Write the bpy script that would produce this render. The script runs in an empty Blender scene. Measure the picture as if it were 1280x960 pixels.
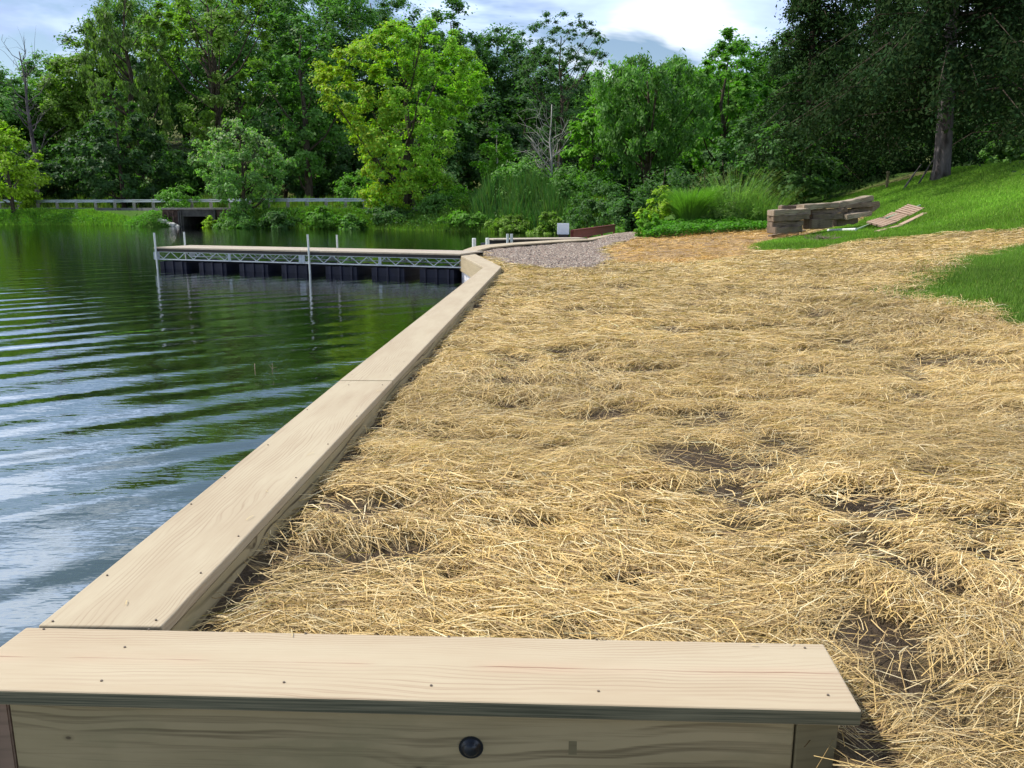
import bpy, bmesh, math, random
import numpy as np
from mathutils import Vector, Matrix
R = math.radians
random.seed(7)
rng = np.random.default_rng(11)
scn = bpy.context.scene
COL = scn.collection

# ------------------------------------------------------------------ camera
F = 1040.0; PITCH = math.atan(221 / F); CAMZ = 1.39; CAPZ = 0.45
cam = bpy.data.cameras.new('camera'); camo = bpy.data.objects.new('camera', cam)
COL.objects.link(camo); scn.camera = camo
cam.sensor_width = 36; cam.lens = F / 1280 * 36; cam.clip_end = 2000; cam.clip_start = .05
camo.location = (0, 0, CAMZ); camo.rotation_euler = (R(90) - PITCH, 0, 0)
CP, SP = math.cos(PITCH), math.sin(PITCH)
def ray(px, py):
    x = (px - 640) / F; u = (480 - py) / F
    return Vector((x, CP + u * SP, -SP + u * CP))
def P(px, py, z):                      # point of a horizontal plane
    d = ray(px, py); t = (z - CAMZ) / d.z
    return Vector((d.x * t, d.y * t, z))
def PD(px, py, Y):                     # point at a distance
    d = ray(px, py); t = Y / d.y
    return Vector((d.x * t, Y, CAMZ + d.z * t))
def mpp(Y): return Y / F

# ------------------------------------------------------------------ helpers
def tag(o, label=None, cat=None, group=None, kind=None):
    if label: o['label'] = label
    if cat: o['category'] = cat
    if group: o['group'] = group
    if kind: o['kind'] = kind
    return o
def empty(name, loc, label, cat, group=None, rz=0):
    o = bpy.data.objects.new(name, None); COL.objects.link(o)
    o.location = loc; o.rotation_euler = (0, 0, rz); o.empty_display_size = .1
    return tag(o, label, cat, group)
def link(name, me, mat=None, parent=None, world=True):
    o = bpy.data.objects.new(name, me); COL.objects.link(o)
    if mat and not me.materials: me.materials.append(mat)
    if parent:
        o.parent = parent
        if world:
            loc = parent.matrix_basis if parent.parent is None else parent.parent.matrix_basis @ parent.matrix_parent_inverse @ parent.matrix_basis
            o.matrix_parent_inverse = loc.inverted()
    return o
class MB:
    """collects shapes, then links them as one mesh object (world coordinates)"""
    def __init__(s): s.v = []; s.f = []
    def add(s, vs, fs):
        n = len(s.v); s.v += [tuple(v) for v in vs]; s.f += [tuple(i + n for i in f) for f in fs]; return s
    def box(s, c, size, M=None):
        hx, hy, hz = [a / 2 for a in size]; c = Vector(c)
        vs = [Vector((x, y, z)) for x in (-hx, hx) for y in (-hy, hy) for z in (-hz, hz)]
        if M: vs = [M @ v for v in vs]
        return s.add([v + c for v in vs], [(0, 1, 3, 2), (4, 6, 7, 5), (0, 4, 5, 1), (2, 3, 7, 6), (0, 2, 6, 4), (1, 5, 7, 3)])
    def bar(s, a, b, w, h):            # box from a to b, w wide (horizontal), h high
        a, b = Vector(a), Vector(b); d = (b - a); L = d.length; d.normalize()
        side = Vector((-d.y, d.x, 0)); side = side.normalized() if side.length > 1e-4 else Vector((1, 0, 0))
        up = side.cross(d) * -1; up = d.cross(side)
        vs = [a + side * i * w / 2 + up * j * h / 2 + d * k for k in (0, L) for i in (-1, 1) for j in (-1, 1)]
        return s.add(vs, [(0, 1, 3, 2), (4, 6, 7, 5), (0, 4, 5, 1), (2, 3, 7, 6), (0, 2, 6, 4), (1, 5, 7, 3)])
    def prism(s, pts, z0, z1):
        n = len(pts)
        vs = [(p[0], p[1], z0) for p in pts] + [(p[0], p[1], z1) for p in pts]
        fs = [tuple(range(n - 1, -1, -1)), tuple(range(n, 2 * n))] + [(i, (i + 1) % n, n + (i + 1) % n, n + i) for i in range(n)]
        return s.add(vs, fs)
    def tube(s, pts, rad, n=8, cap=True):
        pts = [Vector(p) for p in pts]
        if not hasattr(rad, '__len__'): rad = [rad] * len(pts)
        base = len(s.v); prev = None
        for i, p in enumerate(pts):
            d = (pts[min(i + 1, len(pts) - 1)] - pts[max(i - 1, 0)]).normalized()
            if prev is None:
                a = d.cross(Vector((0, 1, 0.1))); a = a if a.length > .1 else d.cross(Vector((1, 0, 0)))
            else: a = prev - d * prev.dot(d)
            a.normalize(); prev = a; b = d.cross(a)
            for k in range(n):
                t = 2 * math.pi * k / n
                s.v.append(tuple(p + (a * math.cos(t) + b * math.sin(t)) * rad[i]))
        for i in range(len(pts) - 1):
            for k in range(n):
                s.f.append((base + i * n + k, base + i * n + (k + 1) % n, base + (i + 1) * n + (k + 1) % n, base + (i + 1) * n + k))
        if cap:
            s.f.append(tuple(base + k for k in range(n - 1, -1, -1)))
            e = base + (len(pts) - 1) * n; s.f.append(tuple(e + k for k in range(n)))
        return s
    def build(s, name, mat, parent=None, bevel=0, smooth=False, cuts=0):
        me = bpy.data.meshes.new(name); me.from_pydata(s.v, [], s.f)
        bm = bmesh.new(); bm.from_mesh(me)
        bmesh.ops.recalc_face_normals(bm, faces=bm.faces)
        if bevel: bmesh.ops.bevel(bm, geom=list(bm.edges), offset=bevel, segments=2, affect='EDGES', profile=.6)
        if smooth:
            for f in bm.faces: f.smooth = True
        bm.to_mesh(me); bm.free()
        return link(name, me, mat, parent)
def np_mesh(name, V, Fq, mat, parent=None, col=None, world=True, smooth=False):
    """V (n,3); Fq (m,k) faces of equal size; col (n,3) per-vertex colour"""
    me = bpy.data.meshes.new(name); m, k = Fq.shape
    me.vertices.add(len(V)); me.vertices.foreach_set('co', np.ascontiguousarray(V, np.float32).ravel())
    me.loops.add(m * k); me.loops.foreach_set('vertex_index', np.ascontiguousarray(Fq, np.int32).ravel())
    me.polygons.add(m); me.polygons.foreach_set('loop_start', np.arange(0, m * k, k, dtype=np.int32))
    if smooth: me.polygons.foreach_set('use_smooth', np.ones(m, bool))
    if col is not None:
        at = me.attributes.new('col', 'FLOAT_COLOR', 'POINT')
        c4 = np.ones((len(V), 4), np.float32); c4[:, :3] = col
        at.data.foreach_set('color', c4.ravel())
    me.update(calc_edges=True)
    return link(name, me, mat, parent, world)
def hsh(ix, iy, s):
    n = (ix.astype(np.int64) * 374761393 + iy.astype(np.int64) * 668265263 + s * 1442695041) & 0xffffffff
    n = ((n ^ (n >> 13)) * 1274126177) & 0xffffffff
    return ((n ^ (n >> 16)) & 0xffff) / 65535.0
def vnoise(x, y, s=0):
    x = np.asarray(x, float); y = np.asarray(y, float)
    ix = np.floor(x); iy = np.floor(y); fx = x - ix; fy = y - iy
    fx = fx * fx * (3 - 2 * fx); fy = fy * fy * (3 - 2 * fy)
    a = hsh(ix, iy, s); b = hsh(ix + 1, iy, s); c = hsh(ix, iy + 1, s); d = hsh(ix + 1, iy + 1, s)
    return (a + (b - a) * fx) * (1 - fy) + (c + (d - c) * fx) * fy - .5
def fbm(x, y, s=0, o=3):
    t = 0; a = 1
    for i in range(o): t = t + a * vnoise(x * 2 ** i + i * 7.3, y * 2 ** i - i * 3.1, s + i); a *= .5
    return t
def sstep(a, b, x):
    t = np.clip((x - a) / (b - a), 0, 1); return t * t * (3 - 2 * t)
def inpoly(x, y, poly):
    r = np.zeros(np.shape(x), bool); n = len(poly)
    for i in range(n):
        x1, y1 = poly[i]; x2, y2 = poly[(i + 1) % n]
        c = ((y1 > y) != (y2 > y)) & (x < (x2 - x1) * (y - y1) / ((y2 - y1) or 1e-9) + x1)
        r ^= c
    return r
def dseg(x, y, pts):
    d = np.full(np.shape(x), 1e9)
    for (x1, y1), (x2, y2) in zip(pts[:-1], pts[1:]):
        dx, dy = x2 - x1, y2 - y1; L = dx * dx + dy * dy + 1e-12
        t = np.clip(((x - x1) * dx + (y - y1) * dy) / L, 0, 1)
        d = np.minimum(d, np.hypot(x - x1 - t * dx, y - y1 - t * dy))
    return d

# ------------------------------------------------------------------ materials
class NT:
    def __init__(s, name):
        s.m = bpy.data.materials.new(name); s.m.use_nodes = True; s.t = s.m.node_tree
        s.t.nodes.clear(); s.out = s.n('ShaderNodeOutputMaterial')
    def n(s, typ, **k):
        nd = s.t.nodes.new(typ)
        for a, v in k.items():
            if a.startswith('i_'):
                key = a[2:]; key = int(key) if key.isdigit() else key.replace('_', ' ')
                s.set(nd.inputs[key], v)
            else: setattr(nd, a, v)
        return nd
    def set(s, inp, v):
        if hasattr(v, 'node') or isinstance(v, bpy.types.NodeSocket): s.t.links.new(v, inp)
        else:
            if hasattr(v, '__len__') and len(v) == 3 and inp.type == 'RGBA': v = (*v, 1)
            inp.default_value = v
    def math(s, op, a, b=None, c=None, clamp=False):
        nd = s.n('ShaderNodeMath', operation=op, use_clamp=clamp)
        s.set(nd.inputs[0], a)
        if b is not None: s.set(nd.inputs[1], b)
        if c is not None: s.set(nd.inputs[2], c)
        return nd.outputs[0]
    def mix(s, f, a, b, mode='MIX'):
        nd = s.n('ShaderNodeMix', data_type='RGBA', blend_type=mode)
        s.set(nd.inputs[0], f); s.set(nd.inputs[6], a); s.set(nd.inputs[7], b)
        return nd.outputs[2]
    def ramp(s, f, stops):
        nd = s.n('ShaderNodeValToRGB'); s.set(nd.inputs[0], f); cr = nd.color_ramp
        while len(cr.elements) < len(stops): cr.elements.new(.5)
        for e, (p, c) in zip(cr.elements, stops):
            e.position = p; e.color = (*c, 1) if hasattr(c, '__len__') else (c, c, c, 1)
        return nd.outputs[0]
    def coords(s, kind='Object', scale=(1, 1, 1), loc=(0, 0, 0)):
        tc = s.n('ShaderNodeTexCoord'); mp = s.n('ShaderNodeMapping')
        s.t.links.new(tc.outputs[kind], mp.inputs[0]); mp.inputs['Scale'].default_value = scale; mp.inputs['Location'].default_value = loc
        return mp.outputs[0]
    def noise(s, vec, scale, detail=3, rough=.5, dist=0):
        return s.n('ShaderNodeTexNoise', i_Vector=vec, i_Scale=scale, i_Detail=detail, i_Roughness=rough, i_Distortion=dist).outputs[0]
    def bump(s, h, strength=.5, dist=.01, normal=None):
        nd = s.n('ShaderNodeBump', i_Strength=strength, i_Distance=dist, i_Height=h)
        if normal: s.set(nd.inputs['Normal'], normal)
        return nd.outputs[0]
    def bsdf(s, color, rough=.7, normal=None, metallic=0, spec=.5):
        nd = s.n('ShaderNodeBsdfPrincipled'); s.set(nd.inputs['Base Color'], color); s.set(nd.inputs['Roughness'], rough)
        nd.inputs['Metallic'].default_value = metallic; nd.inputs['Specular IOR Level'].default_value = spec
        if normal: s.set(nd.inputs['Normal'], normal)
        s.t.links.new(nd.outputs[0], s.out.inputs[0]); return nd

def wood_mat(name, light, dark, line, crack=False, stain=None, lines=42.0, edge=None, gain=1.0, knots=()):
    w = NT(name); oi = w.n('ShaderNodeObjectInfo')
    tc = w.n('ShaderNodeTexCoord'); sep = w.n('ShaderNodeSeparateXYZ'); w.t.links.new(tc.outputs['Object'], sep.inputs[0])
    rnd = w.math('MULTIPLY', oi.outputs['Random'], 37.0)
    x = w.math('ADD', sep.outputs[0], rnd)
    def vec(a, b, c):
        cb = w.n('ShaderNodeCombineXYZ'); w.set(cb.inputs[0], a); w.set(cb.inputs[1], b); w.set(cb.inputs[2], c); return cb.outputs[0]
    lo = w.noise(vec(w.math('MULTIPLY', x, .9), w.math('MULTIPLY', sep.outputs[1], 3.2), rnd), 1.0, 3, .55)
    lo = w.math('SUBTRACT', lo, .5)
    yy = w.math('ADD', w.math('ADD', sep.outputs[1], w.math('MULTIPLY', sep.outputs[2], .8)), w.math('MULTIPLY', lo, .16))
    kd = None
    for kx, ky, kr in knots:
        d_ = w.math('SQRT', w.math('ADD', w.math('POWER', w.math('DIVIDE', w.math('SUBTRACT', sep.outputs[0], kx), kr * 1.7), 2.0), w.math('POWER', w.math('DIVIDE', w.math('SUBTRACT', sep.outputs[1], ky), kr), 2.0)))
        g_ = w.math('EXPONENT', w.math('MULTIPLY', d_, -.55)); yy = w.math('ADD', yy, w.math('MULTIPLY', g_, kr * 2.2))
        kd = d_ if kd is None else w.math('MINIMUM', kd, d_)
    # cathedral grain: rings cut almost tangentially
    r2 = w.math('POWER', w.math('ABSOLUTE', yy), 1.25)
    s1 = w.math('SINE', w.math('MULTIPLY', r2, lines * 16))
    s2 = w.math('SINE', w.math('MULTIPLY', yy, lines * 29))
    g = w.math('ADD', w.math('MULTIPLY', s1, .35), w.math('MULTIPLY', s2, .2))
    fib = w.noise(vec(w.math('MULTIPLY', x, 5), w.math('MULTIPLY', sep.outputs[1], 260), w.math('MULTIPLY', sep.outputs[2], 260)), 1.0, 2, .6)
    amp = w.noise(vec(w.math('MULTIPLY', x, 1.6), w.math('MULTIPLY', sep.outputs[1], 11), rnd), 1.0, 2, .5)
    amp = w.ramp(amp, [(.42, 0.08), (.62, 1.0)])
    gm = w.math('MULTIPLY', w.math('ADD', w.math('MULTIPLY', g, amp), w.math('MULTIPLY', w.math('SUBTRACT', fib, .5), .5)), gain)
    blot = w.noise(vec(w.math('MULTIPLY', x, 2.2), w.math('MULTIPLY', sep.outputs[1], 9), rnd), 1.0, 4, .6)
    base = w.mix(w.ramp(blot, [(.35, 0), (.7, 1)]), light, dark)
    c = w.mix(w.math('MULTIPLY', w.math('MAXIMUM', gm, 0), 1.0, clamp=True), base, line)
    if stain:
        st = w.ramp(w.noise(vec(w.math('MULTIPLY', x, 3), w.math('MULTIPLY', sep.outputs[1], 5), w.math('MULTIPLY', sep.outputs[2], 7)), 1.0, 5, .65), [(.5, 0), (.68, 1)])
        c = w.mix(w.math('MULTIPLY', st, .55), c, stain)
    if kd is not None:
        c = w.mix(w.ramp(kd, [(.25, .8), (.42, .25), (.9, 0)]), c, (.05, .03, .015))
    hgt = w.math('ADD', w.math('MULTIPLY', gm, -.5), fib)
    if crack:
        wob = w.noise(vec(w.math('MULTIPLY', x, 1.3), 0.0, 3.0), 1.0, 3, .5)
        wb2 = w.noise(vec(w.math('MULTIPLY', x, 9), 0.0, 1.0), 1.0, 4, .6)
        yc = w.math('ADD', w.math('ADD', sep.outputs[1], w.math('MULTIPLY', w.math('SUBTRACT', wob, .5), .05)), w.math('MULTIPLY', wb2, .006))
        dc = w.math('ABSOLUTE', w.math('SUBTRACT', yc, .13))
        on = w.ramp(w.noise(vec(w.math('MULTIPLY', x, 2.6), 5.0, 3.0), 1.0, 2, .5), [(.46, 0), (.62, 1)])
        k = w.math('MULTIPLY', w.ramp(w.math('MULTIPLY', dc, 210), [(.25, 1), (.55, 0)]), on)
        halo = w.math('MULTIPLY', w.ramp(w.math('MULTIPLY', dc, 30), [(.0, .45), (.9, 0)]), on)
        c = w.mix(halo, c, (.50, .33, .22)); c = w.mix(k, c, (.24, .14, .08))
        hgt = w.math('SUBTRACT', hgt, w.math('MULTIPLY', k, 3))
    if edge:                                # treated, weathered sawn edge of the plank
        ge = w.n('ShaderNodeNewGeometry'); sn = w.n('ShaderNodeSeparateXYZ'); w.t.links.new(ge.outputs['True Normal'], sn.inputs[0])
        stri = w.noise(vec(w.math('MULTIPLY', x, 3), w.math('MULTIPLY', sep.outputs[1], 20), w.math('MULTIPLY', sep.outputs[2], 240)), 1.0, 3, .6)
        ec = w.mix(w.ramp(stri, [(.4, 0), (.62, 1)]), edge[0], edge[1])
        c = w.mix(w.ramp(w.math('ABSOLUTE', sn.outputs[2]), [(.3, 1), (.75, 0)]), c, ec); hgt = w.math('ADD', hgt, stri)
    w.bsdf(c, .72, w.bump(hgt, .35, .0012), spec=.3)
    return w.m
def plain(name, c, rough=.6, metallic=0, var=.25, scale=20, bump=.2, spec=.5):
    w = NT(name); v = w.coords()
    n = w.noise(v, scale, 4, .6)
    k = w.ramp(n, [(.3, 1 - var), (.7, 1 + var)])
    w.bsdf(w.mix(1.0, c, k, 'MULTIPLY'), rough, w.bump(n, bump, .004), metallic, spec); return w.m
M = {}
M['cap'] = wood_mat('cap_wood', (.445, .365, .24), (.39, .305, .195), (.24, .15, .085))
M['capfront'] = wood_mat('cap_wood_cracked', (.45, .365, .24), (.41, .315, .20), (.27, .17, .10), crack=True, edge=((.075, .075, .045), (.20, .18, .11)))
M['fascia'] = wood_mat('treated_wood', (.39, .305, .165), (.30, .235, .12), (.075, .05, .022), stain=(.23, .20, .10), lines=13, gain=1.9, knots=((.115, .215, .010), (.60, .14, .018), (.83, .165, .014), (.28, .06, .012)))
M['fasciapink'] = wood_mat('treated_wood_red', (.30, .19, .13), (.22, .15, .1), (.12, .08, .05), lines=14)
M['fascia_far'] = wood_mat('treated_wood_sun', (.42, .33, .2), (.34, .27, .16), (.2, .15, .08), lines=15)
M['post'] = wood_mat('post_wood', (.22, .18, .095), (.15, .12, .06), (.07, .06, .03), lines=22)
M['oldtimber'] = wood_mat('weathered_timber', (.27, .20, .135), (.15, .105, .07), (.05, .036, .024), stain=(.05, .032, .02), lines=14, gain=1.8)
M['oldtimber2'] = wood_mat('weathered_timber_pale', (.42, .335, .235), (.27, .205, .14), (.10, .07, .045), stain=(.14, .10, .065), lines=14, gain=1.8)
M['black'] = plain('black_plastic', (.012, .012, .014), .28, var=.1)
M['screw'] = plain('screw_metal', (.12, .09, .06), .5)
M['galv'] = plain('galvanised_steel', (.42, .46, .5), .42, .55, .2, 30)
M['pipe'] = plain('grey_pipe', (.52, .56, .55), .45, .3, .15, 30)
M['float'] = plain('float_plastic', (.009, .011, .026), .55, var=.3, scale=6, spec=.25)
M['deck'] = wood_mat('dock_deck', (.46, .39, .29), (.37, .30, .22), (.25, .19, .13))
M['darkbeam'] = plain('dark_beam', (.015, .013, .011), .7)
M['pile'] = plain('sheet_pile', (.62, .6, .62), .5, 0, .2, 9)
M['red'] = plain('red_wood', (.17, .028, .022), .7, 0, .4, 14)
M['white'] = plain('white_panel', (.74, .79, .86), .4, 0, .05, 6, .02)
M['rust'] = plain('rusty_panel', (.10, .06, .045), .85, 0, .6, 5)
M['concrete'] = plain('concrete', (.30, .27, .23), .9, 0, .35, 3)
M['darkconc'] = plain('dark_concrete', (.07, .065, .06), .9, 0, .5, 3)
M['road'] = plain('asphalt', (.22, .21, .2), .9, 0, .15, 2)
M['rock'] = plain('pale_rock', (.5, .48, .44), .9, 0, .4, 4)
M['crate'] = wood_mat('reddish_slats', (.52, .37, .26), (.40, .27, .18), (.25, .13, .08))
M['rodgreen'] = plain('painted_pipe', (.34, .45, .26), .5, 0, .2, 20)
M['rodwhite'] = plain('pale_pipe', (.7, .72, .66), .5, 0, .1, 20)

def bark(name, a, b, sc=6):
    w = NT(name); v = w.coords('Object', (1, 1, .22))
    n = w.noise(v, sc, 5, .65, .4); n2 = w.noise(v, sc * 5, 3, .6)
    w.bsdf(w.mix(w.ramp(n, [(.35, 0), (.65, 1)]), a, b), .95, w.bump(w.math('ADD', n, w.math('MULTIPLY', n2, .5)), .8, .04), spec=.1); return w.m
M['bark'] = bark('bark_brown', (.035, .026, .018), (.12, .095, .07))
M['barkgrey'] = bark('bark_grey', (.05, .042, .04), (.19, .165, .165), 5)
M['barkpale'] = bark('bark_pale', (.28, .26, .23), (.5, .47, .42))

def leafmat(name, trans=.4, rough=.55, gain=1.0, spec=.2):
    w = NT(name); at = w.n('ShaderNodeAttribute', attribute_name='col')
    c = at.outputs['Color']
    d = w.n('ShaderNodeBsdfPrincipled'); w.set(d.inputs['Base Color'], c); d.inputs['Roughness'].default_value = rough
    d.inputs['Specular IOR Level'].default_value = spec
    t = w.n('ShaderNodeBsdfTranslucent'); w.set(t.inputs[0], w.mix(1.0, c, (1.1, 1.5, .5), 'MULTIPLY'))
    mx = w.n('ShaderNodeMixShader', i_0=trans); w.t.links.new(d.outputs[0], mx.inputs[1]); w.t.links.new(t.outputs[0], mx.inputs[2])
    w.t.links.new(mx.outputs[0], w.out.inputs[0]); return w.m
M['leaf'] = leafmat('leaf', .42)
M['needle'] = leafmat('needle', .15, 1.0, spec=0)
M['grassblade'] = leafmat('grass_blade', .35)
M['straw'] = leafmat('straw', .12, .5)
w = NT('stone'); at = w.n('ShaderNodeAttribute', attribute_name='col'); w.bsdf(at.outputs['Color'], .85); M['stone'] = w.m

# ------------------------------------------------------------------ plan of the place
def P2(px, py, z=CAPZ): p = P(px, py, z); return (p.x, p.y)
# cap outline: outer (water side) and inner (land side) corners
JO, JI = P2(46, 782), P2(201, 783)                 # where the long cap meets the front cap
B1o, B1i = P2(424, 475.5), P2(491, 475.8)          # joint
Bo, Bi = P2(604.5, 334), P2(626.7, 333.3)          # bend
Co = P2(574.7, 319); Ci = P2(592, 316.5)           # corner
curve_o = [P2(574.7, 319), P2(579, 312.5), P2(590, 308.6), P2(606, 305.9), P2(640, 303.3), P2(690, 300.2), P2(736, 297.5), P2(772, 291.2)]
curve_i = [P2(592, 316.5), P2(594, 313.8), P2(603, 311.2), P2(614, 308.8), P2(643, 305.6), P2(692, 302.3), P2(740, 299.4), P2(777, 292)]
FLt, FRt, FRb, FLb = P2(32.8, 783.6), P2(1030, 804.5), P2(1078, 889), P2(-72, 861)
def mid(a, b): return ((a[0] + b[0]) / 2, (a[1] + b[1]) / 2)
wallc = [(FRb[0] - .085, mid(FRt, FRb)[1]), (mid(JO, JI)[0], mid(FLt, FLb)[1] - .0), mid(B1o, B1i), mid(Bo, Bi)] + [mid(a, b) for a, b in zip(curve_o, curve_i)]
wall_right = wallc[0]
shore_px = [(776, 286.5), (745, 289), (690, 291.5), (640, 290.5), (600, 289.5), (560, 288.6), (520, 288), (460, 286), (350, 285.5), (270, 284), (262, 283), (206, 282.8), (150, 281.5), (0, 281), (-120, 280.5)]
shore = [P2(a, b, 0) for a, b in shore_px]
shore[0] = (wallc[-1][0] + .9, wallc[-1][1] + 2.0); shore[1] = (shore[1][0], min(shore[1][1], 42))
pond = [(-90, shore[-1][1] + 6), (-90, -6), (wall_right[0], -6)] + wallc + shore
YSH = P(235, 283, 0).y                               # bridge distance
XBR = P(245, 283, 0).x

FX = [-50, 2, 4, 7.5, 9.8, 11.8, 15.4, 20, 40, 100]; FZ = [.36, .36, .44, .68, .93, 1.55, 2.7, 3.1, 4, 6]
# dark bare soil patches in the straw: (px, py, rx, ry) on the beach
soil = [(1085, 945, .05, .06), (1240, 850, .05, .04), (690, 560, .12, .08), (430, 640, .05, .1), (560, 690, .07, .05), (1160, 590, .12, .1), (900, 500, .3, .1), (1000, 410, .5, .15), (870, 572, .24, .2), (925, 577, .2, .1), (1085, 628, .20, .2), (1235, 695, .13, .16), (1110, 790, .14, .14), (1150, 850, .1, .13), (1190, 900, .06, .06), (925, 655, .12, .10), (570, 715, .06, .06), (975, 705, .06, .05), (640, 480, .12, .1), (800, 465, .4, .12), (700, 440, .3, .2), (1090, 905, .05, .12), (1060, 440, .5, .1), (820, 610, .2, .08), (1190, 740, .1, .1), (760, 520, .2, .1)]
soil = [(*P2(a, b, .37), rx, ry) for a, b, rx, ry in soil]
def soilmask(x, y):
    m = np.zeros(np.shape(x))
    for a, b, rx, ry in soil:
        d = np.hypot((x - a) / rx, (y - b) / ry) + .6 * fbm(x * 4, y * 4, 5)
        m = np.maximum(m, .95 * (1 - sstep(.45, 1.3, d)))
    n = fbm(x * 1.7 + 3, y * 2.2, 21)
    m = np.maximum(m, .85 * sstep(.27, .46, n) * (1 - .6 * sstep(5, 12, y)))
    m = np.maximum(m, .9 * sstep(.17, .38, fbm(x * 3.6, y * 5.0, 23)) * (1 - .5 * sstep(8, 16, y)))
    m = np.maximum(m, .85 * (1 - sstep(.03, .15, dseg(x, y, [JI, B1i, Bi]) + .12 * vnoise(x * 6, y * 6, 2))))
    return m
def beach(x, y, micro=True):
    z = np.interp(x, FX, FZ)
    if micro:
        z = z + .03 * fbm(x * .8, y * .8, 3) + .028 * fbm(x * 3.1 + .3 * y, y * 3.6, 8) * (1 - .6 * sstep(6, 18, y)) + .012 * fbm(x * 12, y * 12, 9, 2)
        z = z - .018 * soilmask(x, y)
    # green mound of planting left of the timbers
    z = z + .30 * np.exp(-(((x - 6.1) / 1.8) ** 2 + ((y - 27.3) / 1.6) ** 2))
    return z
def ground_z(x, y):
    x = np.asarray(x, float); y = np.asarray(y, float)
    db = dseg(x, y, shore)
    inside = inpoly(x, y, pond)
    b = beach(x, y)
    hill = .30 * np.clip(y - 80, 0, 60) + .6 * fbm(x * .05, y * .05, 4) * sstep(70, 90, y)
    far = np.minimum(np.maximum(1.12, np.interp(x, FX, FZ)), -.12 + .55 * db + .25 * fbm(x * .5, y * .5, 6)) + hill
    ww = sstep(31.5, 36, y)
    z = b * (1 - ww) + far * ww
    # channel under the bridge
    ch = (np.abs(x - XBR) < 1.15) & (y > YSH - 6) & (y < YSH + 9)
    z = np.where(ch, -.5, z)
    z = np.where(inside, -.6, z)
    mound = .95 - .42 * np.abs(x - (XBR - 3.1)) - .9 * np.clip(YSH - .2 - y, 0, 9)
    return np.where((np.abs(x - (XBR - 3.1)) < 2.1) & (y < YSH + .5) & (y > YSH - 2), np.maximum(z, mound), z)
def gz(x, y): return float(ground_z(np.array([x]), np.array([y]))[0])
def onground(px, py):                                # where a pixel's ray meets the land
    d = ray(px, py); t = np.linspace(.9, 60, 6000); x = d.x * t; y = d.y * t; z = CAMZ + d.z * t
    h = ground_z(x, y); k = np.argmax(z < h)
    return (x[k], y[k]) if (z < h).any() else (x[-1], y[-1])

lawn1_px = [(938, 308), (965, 301), (1005, 296), (1035, 287), (1065, 281), (1090, 268), (1050, 252), (1030, 243), (1110, 232), (1200, 214), (1290, 202), (1400, 190), (1400, 276), (1280, 287), (1200, 291), (1130, 298), (1085, 301), (1040, 308), (985, 317), (950, 314)]
lawn2_px = [(1148, 368), (1162, 350), (1185, 338), (1215, 325), (1250, 314), (1290, 306), (1400, 290), (1400, 440), (1285, 412), (1240, 400), (1225, 380), (1180, 378)]
gravel_px = [(594, 315), (603, 311.5), (640, 306), (692, 302.5), (742, 299), (777, 292), (795, 291), (800, 297), (770, 305), (752, 312), (765, 325), (745, 337), (690, 339), (628, 333)]
ochre_px = [(790, 297), (960, 290), (1010, 292), (940, 310), (930, 322), (840, 330), (770, 330), (760, 312)]
lawn1 = [onground(*p) for p in lawn1_px]; lawn2 = [onground(*p) for p in lawn2_px]
lawn1[7] = (lawn1[6][0] - .5, 31); lawn1[8:12] = [(11.5, 33), (14.5, 31), (19, 30), (26, 29)]
gravel = [onground(*p) for p in gravel_px]; ochre = [onground(*p) for p in ochre_px]

# ------------------------------------------------------------------ ground
def axis(segs):
    out = [segs[0][0]]
    for a, b, s0, s1 in segs:
        v = a; 
        while v < b - 1e-6:
            t = (v - a) / (b - a); v += s0 * (s1 / s0) ** t
            out.append(min(v, b))
    return np.array(sorted(set(np.round(out, 5))))
gx = axis([(-160, -8, 6, .5), (-8, -3, .4, .08), (-3, 4, .055, .055), (4, 12, .07, .12), (12, 30, .15, 1.2), (30, 180, 1.5, 8)])
gy = axis([(-20, .8, 2, .1), (.8, 6, .04, .05), (6, 16, .06, .09), (16, 36, .1, .16), (36, 70, .3, .6), (70, 160, 1, 5), (160, 420, 8, 30)])
X, Y = np.meshgrid(gx, gy)
Z = ground_z(X.ravel(), Y.ravel())
nx, ny = len(gx), len(gy)
idx = np.arange(nx * ny).reshape(ny, nx)
Q = np.stack([idx[:-1, :-1], idx[:-1, 1:], idx[1:, 1:], idx[1:, :-1]], -1).reshape(-1, 4)
xr, yr = X.ravel(), Y.ravel()
edge = .12 * fbm(xr * 2, yr * 2, 31)
gr = (inpoly(xr + edge, yr + edge, lawn1) | inpoly(xr + edge, yr - edge, lawn2)).astype(float)
gr = np.maximum(gr, sstep(30, 34, yr))
gv = inpoly(xr + edge, yr + 2 * edge, gravel).astype(float)
oc = inpoly(xr + edge * 3, yr + 4 * edge, ochre).astype(float)
sm = np.clip(soilmask(xr, yr), 0, 1); wood = sstep(72, 76, yr) ; gr = gr * (1 - .4 * wood); sm = np.maximum(sm, wood)
gcol = np.stack([gr, gv, np.maximum(sm * (1 - gr), 0)], -1)
w = NT('ground_material'); at = w.n('ShaderNodeAttribute', attribute_name='col'); sp = w.n('ShaderNodeSeparateColor'); w.t.links.new(at.outputs['Color'], sp.inputs[0])
at2 = w.n('ShaderNodeAttribute', attribute_name='ochre')
v = w.coords('Object')
fine = w.noise(w.coords('Object', (1, 2.2, 1)), 55, 4, .7); med = w.noise(v, 3.2, 4, .6); big = w.noise(v, .7, 3, .5)
strawc = w.mix(w.ramp(fine, [(.36, 0), (.62, 1)]), (.11, .075, .035), (.46, .34, .16))
strawc = w.mix(w.ramp(med, [(.4, 0), (.7, .45)]), strawc, (.16, .11, .06))
ochc = w.mix(w.ramp(fine, [(.38, 0), (.65, 1)]), (.28, .17, .08), (.58, .40, .21))
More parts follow.
